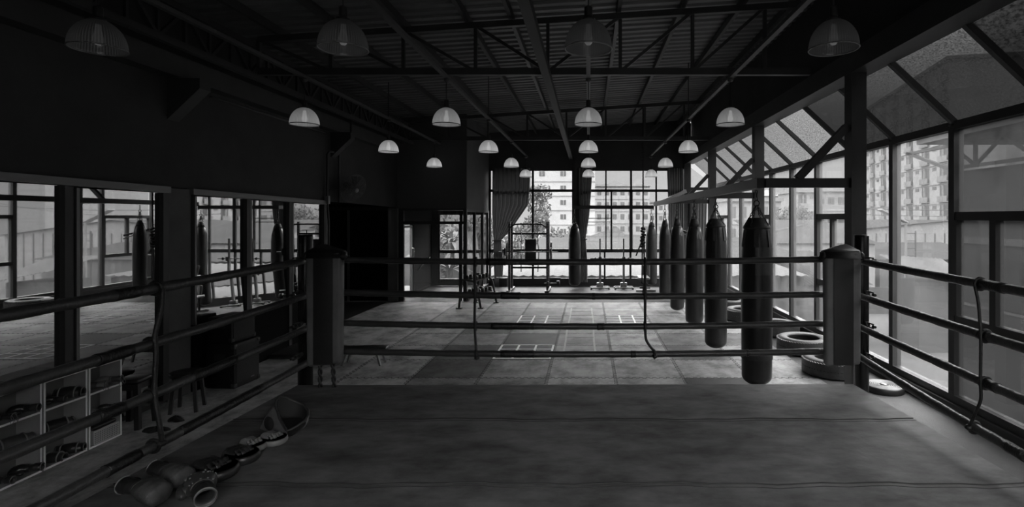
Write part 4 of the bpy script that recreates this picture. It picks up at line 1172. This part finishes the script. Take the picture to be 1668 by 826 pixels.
# cut unit
glove('black boxing glove on the top tier of the shelf cut by the picture edge',(gx+.0,4.84,zf[2]+.05),(0,0,G+.35),.84,'leather_d','leather_d')
glove('black boxing glove with hanging laces on the top tier of the cut-off shelf',(gx+.01,4.65,zf[2]+.046),(0,0,G+.2),.74,'leather_d','leather_d',lace=True)
shin('grey quilted shin guard on the middle tier of the cut-off shelf',(gx+.0,4.76,zf[1]+.064),(0,0,1.25),'leather_m',.28,.058)
glove('black boxing glove showing its cuff opening on the bottom tier of the cut-off shelf',(gx+.02,4.84,zf[0]+.054),(0,0,G+.4),.88,'leather_d','leather_d')
glove('black boxing glove in the corner of the bottom tier of the cut-off shelf',(gx+.02,4.64,zf[0]+.048),(0,0,G+.1),.76,'leather_d','leather_m')
# items on top of the cut-off shelf
tag(MB().box((SX-.13,4.86,.852),(.14,.2,.03),Rz(.2),bev=.01).build('folded_towel',K['leather_m']),'pale folded towel on top of the cut-off shelf','towel')
# ------------------------------------------------------------------ stools, speakers, cloths
def stool(loc,rz,hh,r,label,square=False):
    t=thing('stool',label,'stool',loc,rz)
    if not square:
        MB().lathe([(1e-4,hh-.05),(r*.94,hh-.05),(r,hh-.035),(r,hh-.01),(r*.95,hh),(1e-4,hh+.003)],n=32).build('seat',K['leather_d'],t)
        for k in range(4):
            a=PI/4+k*PI/2;mb=MB();mb.bar((r*.75*math.cos(a),r*.75*math.sin(a),hh-.05),(r*1.0*math.cos(a),r*1.0*math.sin(a),0),.035);mb.build('leg',K['steel2'],t)
    else:
        mb=MB();mb.box((0,0,hh-.025),(r*1.7,r*1.7,.05),bev=.02);mb.build('seat',K['plastic'],t)
        for sx in (-1,1):
            for sy in (-1,1):
                mb=MB();mb.bar((sx*r*.72,sy*r*.72,hh-.05),(sx*r*.95,sy*r*.95,0),.05);mb.build('leg',K['plastic'],t)
        mb=MB()
        for s in (-1,1):mb.bb(-r*.75,r*.75,s*r*.72-.01,s*r*.72+.01,hh-.12,hh-.05);mb.bb(s*r*.72-.01,s*r*.72+.01,-r*.75,r*.75,hh-.12,hh-.05)
        mb.build('apron',K['plastic'],t)
stool((-4.93,6.58,0),.3,.47,.19,'round black stool with thin legs, in front of the plaster pier')
stool((-5.17,6.08,0),.1,.55,.15,'square black plastic stool beside the end of the white shelves',True)
def speaker(loc,d,label,horn):
    t=thing('speaker_cabinet',label,'speaker',loc,-.08)
    w_,dp,h=d
    mb=MB();mb.box((0,0,h/2),(dp,w_,h),bev=.015);mb.build('cabinet',K['speaker'],t)
    mb=MB();mb.box((dp/2+.004,0,h*.52),(.012,w_*.9,h*.82),bev=.004);mb.build('grille',mat('grille_black',.010,.6,bump=(160,.6)),t)
    for s in (-1,1):
        for zz in (.04,h-.04):
            mb=MB();mb.box((dp/2-.02,s*(w_/2-.02),zz),(.06,.06,.06),bev=.012);mb.build('corner_guard',K['steel'],t)
    mb=MB();mb.box((0,-w_/2-.004,h*.7),(.16,.012,.08),bev=.005);mb.build('side_handle',K['steel'],t)
    if horn:
        mb=MB();mb.box((dp/2+.012,.02,h*.9),(.006,.2,.035),Rx(.0));mb.build('name_plate',K['steel2'],t)
        mb=MB()
        for k in range(9):
            mb.box((dp/2+.0165,-.065+k*.017,h*.9+.003*math.sin(k*2.4)),(.003,.009,.010+.006*(k%3)),Rx(.3*(k%2)))
        mb.build('lettering',K['white'],t)
    else:
        mb=MB();mb.box((dp/2+.012,.09,h*.14),(.004,.07,.016));mb.build('badge',K['bright2'],t)
speaker((-5.06,7.62,0),(.50,.42,.62),'lower black speaker cabinet with a badge, standing on the floor',False)
speaker((-5.08,7.62,.621),(.46,.36,.36),'upper black speaker cabinet stacked on the lower one',True)
t=thing('low_bench','low dark bench with a pale leg on the mats, behind the mirror-side corner pad','bench',(-3.62,8.62,0))
mb=MB();mb.box((0,0,.25),(.75,.26,.06),Rz(.1),bev=.02);mb.build('seat',K['leather_d'],t)
for x in (-.28,.28):
    for y in (-.09,.09):
        mb=MB();mb.bar((x*.85,y,.225),(x*1.1,y*1.2,0),.03);mb.build('leg',K['bright2'],t)
# low platform edge by the black panel
tag(MB().bb(LX+.07,-4.85,8.9,10.6,0,.08,bev=.02).build('floor_platform',K['steel']),'low dark platform on the floor below the black panel','platform')
def rag(name,label,cat,loc,r,m,seed,flat=.35):
    random.seed(seed);mb=MB();N=22;M_=12;vs=[]
    ph=[random.uniform(0,6) for _ in range(6)]
    for i in range(M_+1):
        b_=PI/2*i/M_
        for k in range(N):
            a=2*PI*k/N;q=1+.28*math.sin(2*a+ph[0])+.2*math.sin(3*a+ph[1]+b_*2)+.12*math.sin(5*a+ph[2])
            vs.append((r*q*math.cos(b_)*math.cos(a),r*q*math.cos(b_)*math.sin(a)*.8,r*flat*math.sin(b_)*(1+.25*math.sin(4*a+ph[3]))+.002))
    mb.add(vs,[(i*N+k,i*N+(k+1)%N,(i+1)*N+(k+1)%N,(i+1)*N+k) for i in range(M_) for k in range(N)],True)
    o=mb.build(name,K[m],None,loc);return tag(o,label,cat)
rag('crumpled_cloth','crumpled black cloth on the floor beside the end of the white shelves','cloth',(-4.80,5.93,0),.11,'fabric',4)
rag('crumpled_bag','dark crumpled bag on the floor under the black stools','bag',(-4.80,6.22,0),.08,'fabric',9,.6)
# ------------------------------------------------------------------ pads on the canvas
Zc=RING
def mitt(label,px,py,r,m_face,m_strap,m_side,rz,th=.055):
    Y=F*(H-Zc)/(py-VY);X=(px-VX)*Y/F
    t=thing('focus_mitt',label,'focus mitt',(X,Y,Zc+.001),rz)
    k=r
    MB().lathe([(1e-4,0),(k*.92,0),(k,th*.2),(k*1.02,th*.5),(k,th*.8),(k*.93,th*.98)],n=36,sx=1.1).build('rim',K[m_side],t)
    MB().lathe([(k*.93,th*.98),(k*.7,th*.94),(1e-4,th*.93)],n=36,sx=1.1).build('face',K[m_face],t)
    # hand cover: arched strips
    mb=MB();vs=[];N=10;M_=8
    for i in range(M_+1):
        u=i/M_;x=-k*.85+k*.95*u;hh=(.05-.018*u)*(k/.14);wd=k*(.62-.08*u)
        for j in range(N+1):
            a=PI*j/N;vs.append((x,wd*math.cos(a),th*.9+hh*math.sin(a)**.8+.004*math.sin(u*18+j)))
    mb.add(vs,[(i*(N+1)+j,i*(N+1)+j+1,(i+1)*(N+1)+j+1,(i+1)*(N+1)+j) for i in range(M_) for j in range(N)],True)
    mb.build('hand_cover',K[m_strap],t)
    for j in range(4):
        y=k*(-.42+.28*j);mb=MB();vs=[]
        for i in range(7):
            u=i/6;x=k*.02+k*.40*u;z=th*.9+(.046-.036*u**1.3+.006*math.sin(u*9+j*2))*(k/.14)*(1-.12*abs(j-1.5))
            for s in (-1,1):
                for dz in (0,.008):vs.append((x,y+s*k*.12,z+dz))
        fs=[]
        for i in range(6):
            b_=i*4
            for (p,q) in ((0,1),(1,3),(3,2),(2,0)):fs.append((b_+p,b_+q,b_+4+q,b_+4+p))
        fs+= [(0,2,3,1),(24,25,27,26)]
        mb.add(vs,fs,True);mb.build('finger_strap',K[m_strap],t)
    mb=MB();vs=[];N=12
    for j in range(N+1):
        a=PI*j/N
        for x in (-k*1.35,-k*.95):vs.append((x,k*.5*math.cos(a),.004+.085*(k/.14)*math.sin(a)))
    mb.add(vs,[(2*j,2*j+1,2*j+3,2*j+2) for j in range(N)],True);mb.build('wrist_strap',K[m_face],t)
    return t
mitt('grey focus mitt with pale finger straps, next to the open body guard',446,721,.094,'leather_d','leather_l','leather_l',-.45,.045)
mitt('grey focus mitt with pale finger straps, between the other pale mitt and the dark mitts',412,731,.092,'leather_d','leather_l','leather_l',-.5,.045)
mitt('large dark round striking mitt, the one nearer the pale mitts',394,750,.110,'leather_f','leather_d','leather_d',-.4,.06)
mitt('large dark round striking mitt, the one nearer the dotted glove',352,774,.13,'leather_f','leather_d','leather_d',-.35,.065)
def cg(px,py):
    Y=F*(H-Zc)/(py-VY);return ((px-VX)*Y/F,Y)
x,y=cg(280,792);glove('worn grey glove lying behind the dotted glove, its cuff toward the mirrors',(x,y,Zc+.072),(0,.0,-.35),1.0,'leather_w','leather_d',worn=.05)
x,y=cg(238,822);glove('worn grey glove at the edge of the canvas, cut by the picture bottom',(x,y,Zc+.076),(0,.0,-.25),1.05,'leather_w','leather_d',worn=.05)
x,y=cg(328,819);glove('dotted dark glove with pale-edged cuff, nearest on the canvas',(x,y,Zc+.088),(0,0,2.3),1.15,'leather_f','leather_f',dots=True)
def bodyguard():
    O=Vector((-2.5,4.5,Zc))
    t=thing('body_protector','padded body protector shell with an oval patch, lying open at the canvas edge','body protector',O)
    top=[(449,662,4.60),(450,652,4.64),(455,646,4.66),(465,648,4.70),(482,655,4.74),(496,661,4.74),(502,668,4.70),(502,678,4.60),(496,686,4.53),(484,694,4.45),(474,700,4.39),(468,702,4.37),(463,696,4.42),(455,681,4.50)]
    bot=[(423,698),(425,695),(432,692),(448,688),(468,684),(486,682),(499,686),(502,690),(497,697),(488,703),(476,710),(469,712),(452,707),(434,703)]
    T=[at(*p)-O for p in top]
    B=[at(p[0],p[1],F*(H-Zc-.002)/(p[1]-VY))-O for p in bot]
    n=len(T);ct=sum(T,Vector())/n;cb=sum(B,Vector())/n
    rows=[]
    for k in range(7):
        u=k/6;c=ct.lerp(cb,u)
        rows.append([c+(T[i].lerp(B[i],u)-c)*(1+.06*math.sin(PI*u)) for i in range(n)])
    for r_ in rows:
        for v in r_:v.z=max(v.z,.002)
    def strip(sel,shift=0):
        mb=MB();m=len(sel);mb.add([rows[k][i] for k in range(7) for i in sel],[(k*m+j,k*m+j+1,(k+1)*m+j+1,(k+1)*m+j) for k in range(6) for j in range(m-1)],True);return mb
    strip([11,12,13,0,1,2]).build('side_panel',K['guard_side'],t)
    strip([2,3,4,5,6,7,8,9,10,11]).build('outer_shell',K['leather_d'],t)
    MB().tube(T,.011,8,closed=True).build('rim_binding',K['leather_f'],t)
    mb=MB();inn=[]
    for k in range(6):
        u=k/5*.85;c=ct.lerp(cb,u);inn.append([c+(rows[0][i].lerp(rows[6][i],u)-c)*.90 for i in range(n)])
    mb.add([v for r_ in inn for v in r_],[(k*n+i,k*n+(i+1)%n,(k+1)*n+(i+1)%n,(k+1)*n+i) for k in range(5) for i in range(n)],True)
    mb.f.append([5*n+i for i in range(n)]);mb.m.append(0);mb.sm.append(False);mb.build('lining',K['guard_in'],t)
    # oval patch sewn on the side panel
    p0=rows[3][13];nn=(rows[0][13]-rows[6][13]).cross(rows[3][12]-rows[3][0]).normalized()
    eye=Vector((0,0,H))-O
    if nn.dot(eye-p0)<0:nn=-nn
    def onp(px,py,off):
        d=at(px,py,4.4)-O-eye;k=(p0+nn*off-eye).dot(nn)/d.dot(nn);return eye+d*k
    mb=MB();mb.add([onp(438+8*math.cos(a)+3*math.sin(a)*-.3,690-11.5*math.sin(a),.014) for a in [2*PI*k/24 for k in range(24)]],[tuple(range(24))]);mb.build('oval_patch',K['leather_d'],t)
    mb=MB();mb.add([onp(441+3.6*math.cos(a),690-8.5*math.sin(a),.018) for a in [2*PI*k/24 for k in range(24)]],[tuple(range(24))]);mb.build('patch_emblem',K['leather_f'],t)
bodyguard()
# ------------------------------------------------------------------ exterior
S('sky_blocker',MB().bb(BX-2,RX,FY+.16,FY+2.3,4.75,4.9),K['steel'],'unseen slab added above the end windows to block overhead sky')  # added out of view to keep overhead sky light off the floor
GZ=-4.6
S('ground_outside',MB().bb(-150,200,-40,260,GZ-.2,GZ),K['ground'],'pale yard and ground outside')
def facade_building(name,label,cat,origin,ux,L,D,z0,z1,stories,bays,wmat,win=(.5,.45),balc=False,roofm=None):
    """box building: facade starts at origin, runs along unit ux for L; depth D away"""
    t=thing(name,label,cat,(origin[0],origin[1],0))
    ux=Vector((ux[0],ux[1],0)).normalized();n=Vector((ux.y,-ux.x,0))  # outward normal (towards viewer)
    if n.dot(Vector((-origin[0],-origin[1],0)))<0:n=-n
    def bx(u0,u1,d0,d1,za,zb,mb):
        vs=[]
        for u in (u0,u1):
            for d in (d0,d1):
                for z in (za,zb):vs.append(ux*u+n*d+Vector((0,0,z)))
        mb.add(vs,[(0,1,3,2),(4,6,7,5),(0,4,5,1),(2,3,7,6),(0,2,6,4),(1,5,7,3)])
    mb=MB();bx(0,L,-D,0,z0,z1,mb);mb.build('wall',wmat,t)
    mb=MB();bx(-.3,L+.3,-D-.3,.4,z1,z1+.5,mb);mb.build('roof',roofm or K['ext_mid'],t)
    sh_=(z1-z0)/stories;bw=L/bays
    zmin=-3.
    for i in range(stories):
        zb=z0+i*sh_
        if zb+sh_<zmin:continue
        mb=MB();bx(0,L,0,.12,zb+sh_-.18,zb+sh_,mb);mb.build('floor_band',K['ext_lt'],t)
        for j in range(bays):
            u=j*bw
            if balc and j%2==0:
                mb=MB();bx(u+bw*.08,u+bw*.92,.02,.05,zb+.2,zb+sh_-.35,mb);w_=mb.build('balcony_recess',K['ext_win'],t)
                mb=MB();bx(u+bw*.49,u+bw*.53,.04,.3,zb+.2,zb+sh_-.3,mb);mb.build('divider',wmat,w_)
                mb=MB();bx(u+bw*.04,u+bw*.96,.05,.4,zb+.1,zb+.25,mb);bx(u+bw*.04,u+bw*.96,.3,.4,zb+.2,zb+1.05,mb);mb.build('balcony',K['ext_mid'],t)
            elif balc:
                mb=MB()
                for q in (.3,.42,.54,.66):bx(u+bw*q,u+bw*(q+.05),.02,.05,zb+sh_-.95,zb+sh_-.4,mb)
                mb.build('vent_slots',K['ext_win'],t)
            else:
                mb=MB();bx(u+bw*(.5-win[0]/2),u+bw*(.5+win[0]/2),.02,.06,zb+sh_*(.5-win[1]/2),zb+sh_*(.5+win[1]/2),mb);w_=mb.build('window',K['ext_win'],t)
                mb=MB();bx(u+bw*.49,u+bw*.51,.06,.1,zb+sh_*(.5-win[1]/2),zb+sh_*(.5+win[1]/2),mb);mb.build('mullion',wmat,w_)
    return t
# white block beyond the rack
facade_building('apartment_building','plain white block with small square windows, beyond the weight rack','building',(-11.2,105),(1,0),12.5,10,GZ,18.,8,3,K['ext_white'],(.26,.33))
t=facade_building('apartment_building','long pale apartment block with rows of windows, beyond the squat stands','building',(-2.,125),(1,0),16.3,12,GZ,9.6,5,9,K['ext_lt'],(.5,.42))
mb=MB();mb.add([(6.,1,10.1),(10.5,1,10.1),(10.5,7,10.1),(6.,7,10.1),(8.2,4,11.3)],[(0,1,4),(1,2,4),(2,3,4),(3,0,4)]);mb.build('hip_roof',K['ext_dk'],t)
t=facade_building('apartment_building','lower pale block farther behind the end of the long apartment block','building',(15.6,140),(1,0),9,10,GZ,6.2,4,4,K['ext_white'],(.4,.4))

facade_building('apartment_building','big white apartment block with stacked balconies, seen past the window-side post','building',(54.,80.),(.203,1),44,14,GZ,26,10,13,K['ext_white'],balc=True)
facade_building('house','pale house of three floors with balconies, beyond the steel column','house',(30.5,78),(1,.0),2.8,8,GZ,6.0,4,2,K['ext_lt'],balc=True,roofm=K['ext_mid'])
facade_building('house','grey flat-roofed house wing beside the three-floor house','house',(34.0,80),(1,.0),4.6,8,GZ,6.2,4,3,K['ext_mid'],(.6,.4))
t=facade_building('house','small pale house with a roof shelter, beyond the largest punching bag','house',(28.4,90),(1,0),5.6,7,GZ,5.4,3,3,K['ext_lt'],(.3,.35))
mb=MB();mb.add([(-.6,-.8,5.95),(6.2,-.8,5.95),(6.2,7.4,5.95),(-.6,7.4,5.95),(2.8,3.5,7.2)],[(0,1,4),(1,2,4),(2,3,4),(3,0,4),(0,3,2,1)]);mb.bb(3.2,5.4,1,2.5,7.9,8.05);mb.bb(3.4,3.5,1.6,1.7,6.2,7.9);mb.bb(5.1,5.2,1.6,1.7,6.2,7.9)
mb.build('hip_roof',K['ext_mid'],t)
facade_building('house','pale apartment house with window rows, seen between the bags and the columns','house',(19.5,75),(1,0),7.5,9,GZ,4.6,3,5,K['ext_lt'],(.55,.5))
def shed(label,rc,ribs,rm,walls=(),wm=None,extra=None):
    """neighbouring shed: corrugated roof between a low edge a-b and a high edge d-c, with its wall below"""
    t=thing('yard_shed',label,'shed',(rc[0][0],rc[0][1],0));o0=Vector((rc[0][0],rc[0][1],0))
    a,b_,c,d=[Vector(v)-o0 for v in rc];mb=MB();vs=[];N=ribs*2
    up=(b_-a).cross(d-a).normalized()
    if up.z<0:up=-up
    for k in range(N+1):
        u=k/N;o_=up*(.05 if k%2 else 0)
        vs+=[a.lerp(b_,u)+o_,d.lerp(c,u)+o_]
    mb.add(vs,[(2*k,2*k+2,2*k+3,2*k+1) for k in range(N)])
    mb.build('roof',rm,t)
    for (x0,x1,y0,y1,z) in walls:
        MB().bb(x0-o0.x,x1-o0.x,y0-o0.y,y1-o0.y,GZ,z).build('wall',wm,t)
    if extra:
        MB().add([tuple(Vector(p)-o0) for p in extra],[tuple(range(len(extra)))]).build('gable',K['ext_roof2'],t)
    return t
shed('long shed whose ribbed roof shows below the long apartment block',((-3,27,.10),(12,27,.10),(13,44,.70),(-4,44,.70)),30,K['ext_roof'],[(-2.5,8.5,27.5,43.5,0.0)],K['conc'],
     extra=[(-2,44.2,-2),(9,44.2,-2),(9,44.2,.75),(3.,44.2,.95),(2.4,44.2,1.55),(.2,44.2,.85),(-2,44.2,1.0)])
shed('low shed with a bright ribbed roof, nearest the end windows',((-4.4,21.6,-.02),(9,21.6,-.02),(9,25.6,.12),(-4.4,25.6,.12)),34,K['ext_roof2'],[(-4.3,8.8,21.9,25.4,-.10)],K['conc2'])
shed('shed with a ribbed roof beyond the glass exit door',((-19,24,.2),(-8.7,24,.2),(-8.7,31,1.6),(-19,31,1.6)),34,K['ext_roof'],[(-18.5,-9,24.3,30.6,.1)],K['conc'])
shed('small hut with a steep roof beyond the lobby glass',((-8.2,30,-.1),(-6.1,30,-.1),(-6.6,31.5,1.5),(-7.5,31.5,1.5)),14,K['ext_roof2'],[(-8.0,-6.3,30.2,31.3,-.15)],K['conc2'])
shed('wide shed with a hazy ribbed roof, beyond the largest punching bag',((13.5,40,.4),(21.8,40,.4),(21.8,50,2.1),(13.5,50,2.1)),36,K['ext_roof'],[(13.7,21.6,40.3,49.5,.35)],K['ext_lt'])
shed('low block shed beside the fence across the yard',((9.5,28,-1.2),(15,28,-1.2),(15,36,.1),(9.5,36,.1)),26,K['ext_roof'],[(9.7,14.8,28.2,35.5,-1.25)],K['conc'])
t=thing('warehouse','pale tin warehouse with a shallow gable below the balcony block','warehouse',(30,52,0))
mb=MB();mb.add([(-7,0,GZ),(16,0,GZ),(16,0,.6),(5.5,0,2.05),(-7,0,.9),(-7,14,GZ),(16,14,GZ),(16,14,.6),(5.5,14,2.05),(-7,14,.9)],[(0,1,2,3,4),(9,8,7,6,5),(0,4,9,5),(1,6,7,2)]);mb.build('wall',K['ext_lt'],t)
mb=MB();mb.add([(-7.3,-.3,.9),(5.5,-.3,2.1),(5.5,14,2.1),(-7.3,14,.9),(16.3,-.3,.62),(16.3,14,.62)],[(0,1,2,3),(1,4,5,2)]);mb.build('roof',K['ext_roof'],t)
mb=MB()
for k in range(24):mb.bb(-6.8+k*.95,-6.72+k*.95,-.05,0,GZ,.8)
mb.build('cladding_rib',K['ext_roof'],t)
shed('dim shed with a flat ribbed roof in front of the warehouse',((22.3,41,-.9),(32,41,-.9),(33,50,.0),(22.3,50,.0)),40,K['ext_roof'],[(22.5,31.5,41.3,49.5,-.95)],K['ext_shed'])
shed('pale square hut with a small dark sloping roof',((16.6,27,-.4),(19.6,27,-1.0),(20,30.2,.0),(16.4,30.2,.25)),14,K['ext_shed'],[(17.0,19.2,27.5,29.9,-1.0)],K['conc'])
tag(MB().bb(15.2,27,38.5,38.8,GZ,-2.7).build('block_fence',K['conc2']),'stained block fence across the yard','fence')
def ladder(x,y,z0,z1,label,name='lattice_mast',w_=.45,m='ext_dk'):
    t=thing(name,label,'ladder' if 'ladder' in name else 'mast',(x,y,0))
    for s in (-1,1):
        mb=MB();mb.bb(s*w_/2-.03,s*w_/2+.03,-.03,.03,z0,z1);mb.build('rail',K[m],t)
    mb=MB();z=z0+.3
    n=0
    while z<z1-.1:
        o=MB().bb(-w_/2,w_/2,-.025,.025,z-.025,z+.025).build('rung',K[m],t);z+=.45;n+=1
    return t
ladder(19.3,32,-1.6,1.55,'thin lattice mast beside the solar street light',w_=.55)
ladder(14.6,25.5,GZ,-1.9,'tall metal ladder standing in the yard','yard_ladder')
t=thing('street_light','solar street light on a pole above the roofs','street light',(18.4,31,0))
MB().bb(-.05,.05,-.05,.05,GZ,2.0).build('pole',K['ext_mid'],t)
mb=MB();mb.box((-.75,0,2.45),(1.7,.5,.08),Ry(math.radians(26)));mb.build('solar_panel',K['ext_lt'],t)
t=thing('street_light','thin street lamp post in front of the wide hazy roof','street light',(9.2,26.25,0))
MB().bb(-.04,.04,-.04,.04,GZ,1.7).build('pole',K['ext_roof2'],t)
mb=MB();mb.bar((0,0,1.68),(1.3,0,1.95),.12,.1);mb.build('lamp_arm',K['ext_roof2'],t)
# near annex at the right
t=thing('annex_building','grey concrete annex with an open roof truss, close outside the window wall','building',(12,0,0))
MB().bb(0,8,2,17.5,GZ,3.85).build('wall',K['conc'],t)
MB().bb(-.06,.0,2,17.4,1.55,1.75).build('ledge',K['ext_mid'],t)
MB().bb(-.03,0,2,17.3,-.42,-.34).build('paint_line',K['ext_lt'],t)
MB().bb(-.05,0,2,16.5,-.3,1.15).build('stained_band',K['conc2'],t)
MB().bb(-1.2,10,2,17.6,4.75,4.9).build('canopy',K['ext_shed'],t)
mb=MB()
mb.bar((-.2,2,3.95),(-.2,17.5,3.95),.1);mb.bar((-.2,2,4.7),(-.2,19.8,4.7),.1);mb.bar((-.2,17.5,3.95),(-.2,19.8,4.75),.1)
y=2.
k=0
while y<17:
    mb.bar((-.2,y,3.95 if k%2 else 4.7),(-.2,y+1.1,4.7 if k%2 else 3.95),.08)
    if k%2:mb.bar((-.2,y,3.95),(-.2,y,4.7),.09)
    y+=1.1;k+=1
mb.build('roof_truss_lattice',K['ext_dk'],t)
# graffiti scribble on the annex
mb=MB()
def stroke(pts,s=.34,oy=11.6,oz=-.16):
    mb.tube([(-.055,oy-p[0]*s*1.5,oz+p[1]*s*1.6) for p in pts],.02,5)
stroke([(0,.9),(.25,1),(.3,.6),(.05,.55),(0,.85)]);stroke([(.3,.9),(.3,0)])
stroke([(.5,.2),(.45,.6),(.6,.75),(.75,.5),(.65,.15),(.5,.2)])
stroke([(.9,.25),(.88,.7),(1.02,.8),(1.12,.5),(1.02,.15),(.9,.25)])
stroke([(1.2,.1),(1.3,.9),(1.5,.1),(1.62,1.)])
mb.build('graffiti',K['ext_dk'],t)
# power lines
mb=MB()
tag(MB().tube([(20,70,7.+.0*k) if False else (lerp(25,60,k/12),lerp(51,51.5,k/12),3.2+1.9*k/12-.9*math.sin(PI*k/12)) for k in range(13)],.035,5).build('power_cable',K['ext_dk']),'upper power line crossing in front of the balcony block','cable')
tag(MB().tube([(lerp(25,60,k/12),lerp(52,62,k/12),2.7+1.7*k/12-.9*math.sin(PI*k/12)) for k in range(13)],.03,5).build('power_cable',K['ext_dk']),'lower power line crossing in front of the balcony block','cable')
# trees
def leafcloud(mb,c,r,n,s,seed):
    random.seed(seed)
    for _ in range(n):
        while True:
            v=Vector((random.uniform(-1,1),random.uniform(-1,1),random.uniform(-1,1)))
            if .25<v.length<1:break
        v=Vector((v.x*r[0],v.y*r[1],v.z*r[2]))+Vector(c)
        E=Euler((random.uniform(0,6),random.uniform(0,6),random.uniform(0,6))).to_matrix();q=s*random.uniform(.6,1.3)
        mb.add([v+E@Vector(p)*q for p in ((-.5,0,0),(0,-.28,.05),(.5,0,0),(0,.28,.05))],[(0,1,2,3)])
def tree(label,x,y,z0,top,r,seed,n=900,s=.42):
    t=thing('tree',label,'tree',(x,y,0))
    mb=MB();random.seed(seed)
    cz=top-r*.8
    for k in range(6):
        rr=random.Random(seed*10+k)
        leafcloud(mb,(rr.uniform(-.6,.6)*r,rr.uniform(-.4,.4)*r,cz+rr.uniform(-.7,.45)*r),(r*.6,r*.55,r*.5),n//6,s,seed*31+k)
    mb.build('crown',K['leaf'],t)
    mb=MB();mb.tube([(0,0,z0),(.1,0,(z0+cz)/2),(0,0,cz+.3*r)],[.22,.16,.06],8)
    for a in (-1,1):mb.tube([(0,0,cz-.6*r),(a*.4*r,.1,cz)],[.1,.04],6)
    mb.build('trunk',K['trunk'],t)
    return t
def P2(px,py,Y):v=at(px,py,Y);return v
for px,py,Y,r,lb,sd in ((905,372,55,2.2,'round leafy tree in front of the white block, next to the lone punching bag',1),(868,300,66,2.2,'thin tall tree rising beside the white block',2),(872,345,52,1.9,'leafy tree just behind the weight rack window',3),
    (728,345,34,2.6,'big leafy tree beyond the lobby window',4),(752,350,43,2.6,'leafy tree beyond the lobby screen, behind the hut',5),(785,350,52,3.0,'leafy tree beyond the glass side screen',6),(800,378,32,.9,'bushy tree behind the tied-back curtain',7),
    (845,375,40,2.0,'leafy tree behind the barbell rack posts',8),(925,372,66,2.2,'leafy tree near the middle post of the end windows',9),
    (1290,334,71,2.7,'hazy tree between the two pale houses',10),(1262,352,69,1.3,'hazy low tree beside the small pale house',11)):
    v=P2(px,py,Y);tree(lb,v.x,v.y,GZ,v.z,r,sd)
def palm(label,x,y,z,L,seed,n=22):
    random.seed(seed);t=thing('palm',label,'palm tree',(x,y,0))
    for i in range(n):
        a=2*PI*i/n+random.uniform(-.1,.1);e=random.uniform(.2,1.1);mb=MB();vs=[]
        d=Vector((math.cos(a),math.sin(a),0));sd=Vector((-d.y,d.x,0))
        for k in range(7):
            u=k/6;p=d*(L*u*math.cos(e*.6))+Vector((0,0,z+L*(u*math.sin(e)-.55*u*u)))
            wd=.09*math.sin(PI*min(1,u+.12))+.01
            vs+=[p-sd*wd,p+sd*wd]
        mb.add(vs,[(2*k,2*k+1,2*k+3,2*k+2) for k in range(6)],True);mb.build('frond',K['leaf2'],t)
    mb=MB();mb.tube([(0,0,GZ),(0,0,z)],[.16,.1],8);mb.build('trunk',K['trunk'],t)
v=at(737,395,27);palm('upper palm with pale fronds beyond the lobby window',v.x,v.y,v.z,1.5,21)
v=at(733,440,24);palm('lower palm with pale fronds at the bottom of the lobby window',v.x,v.y,v.z,1.4,22)
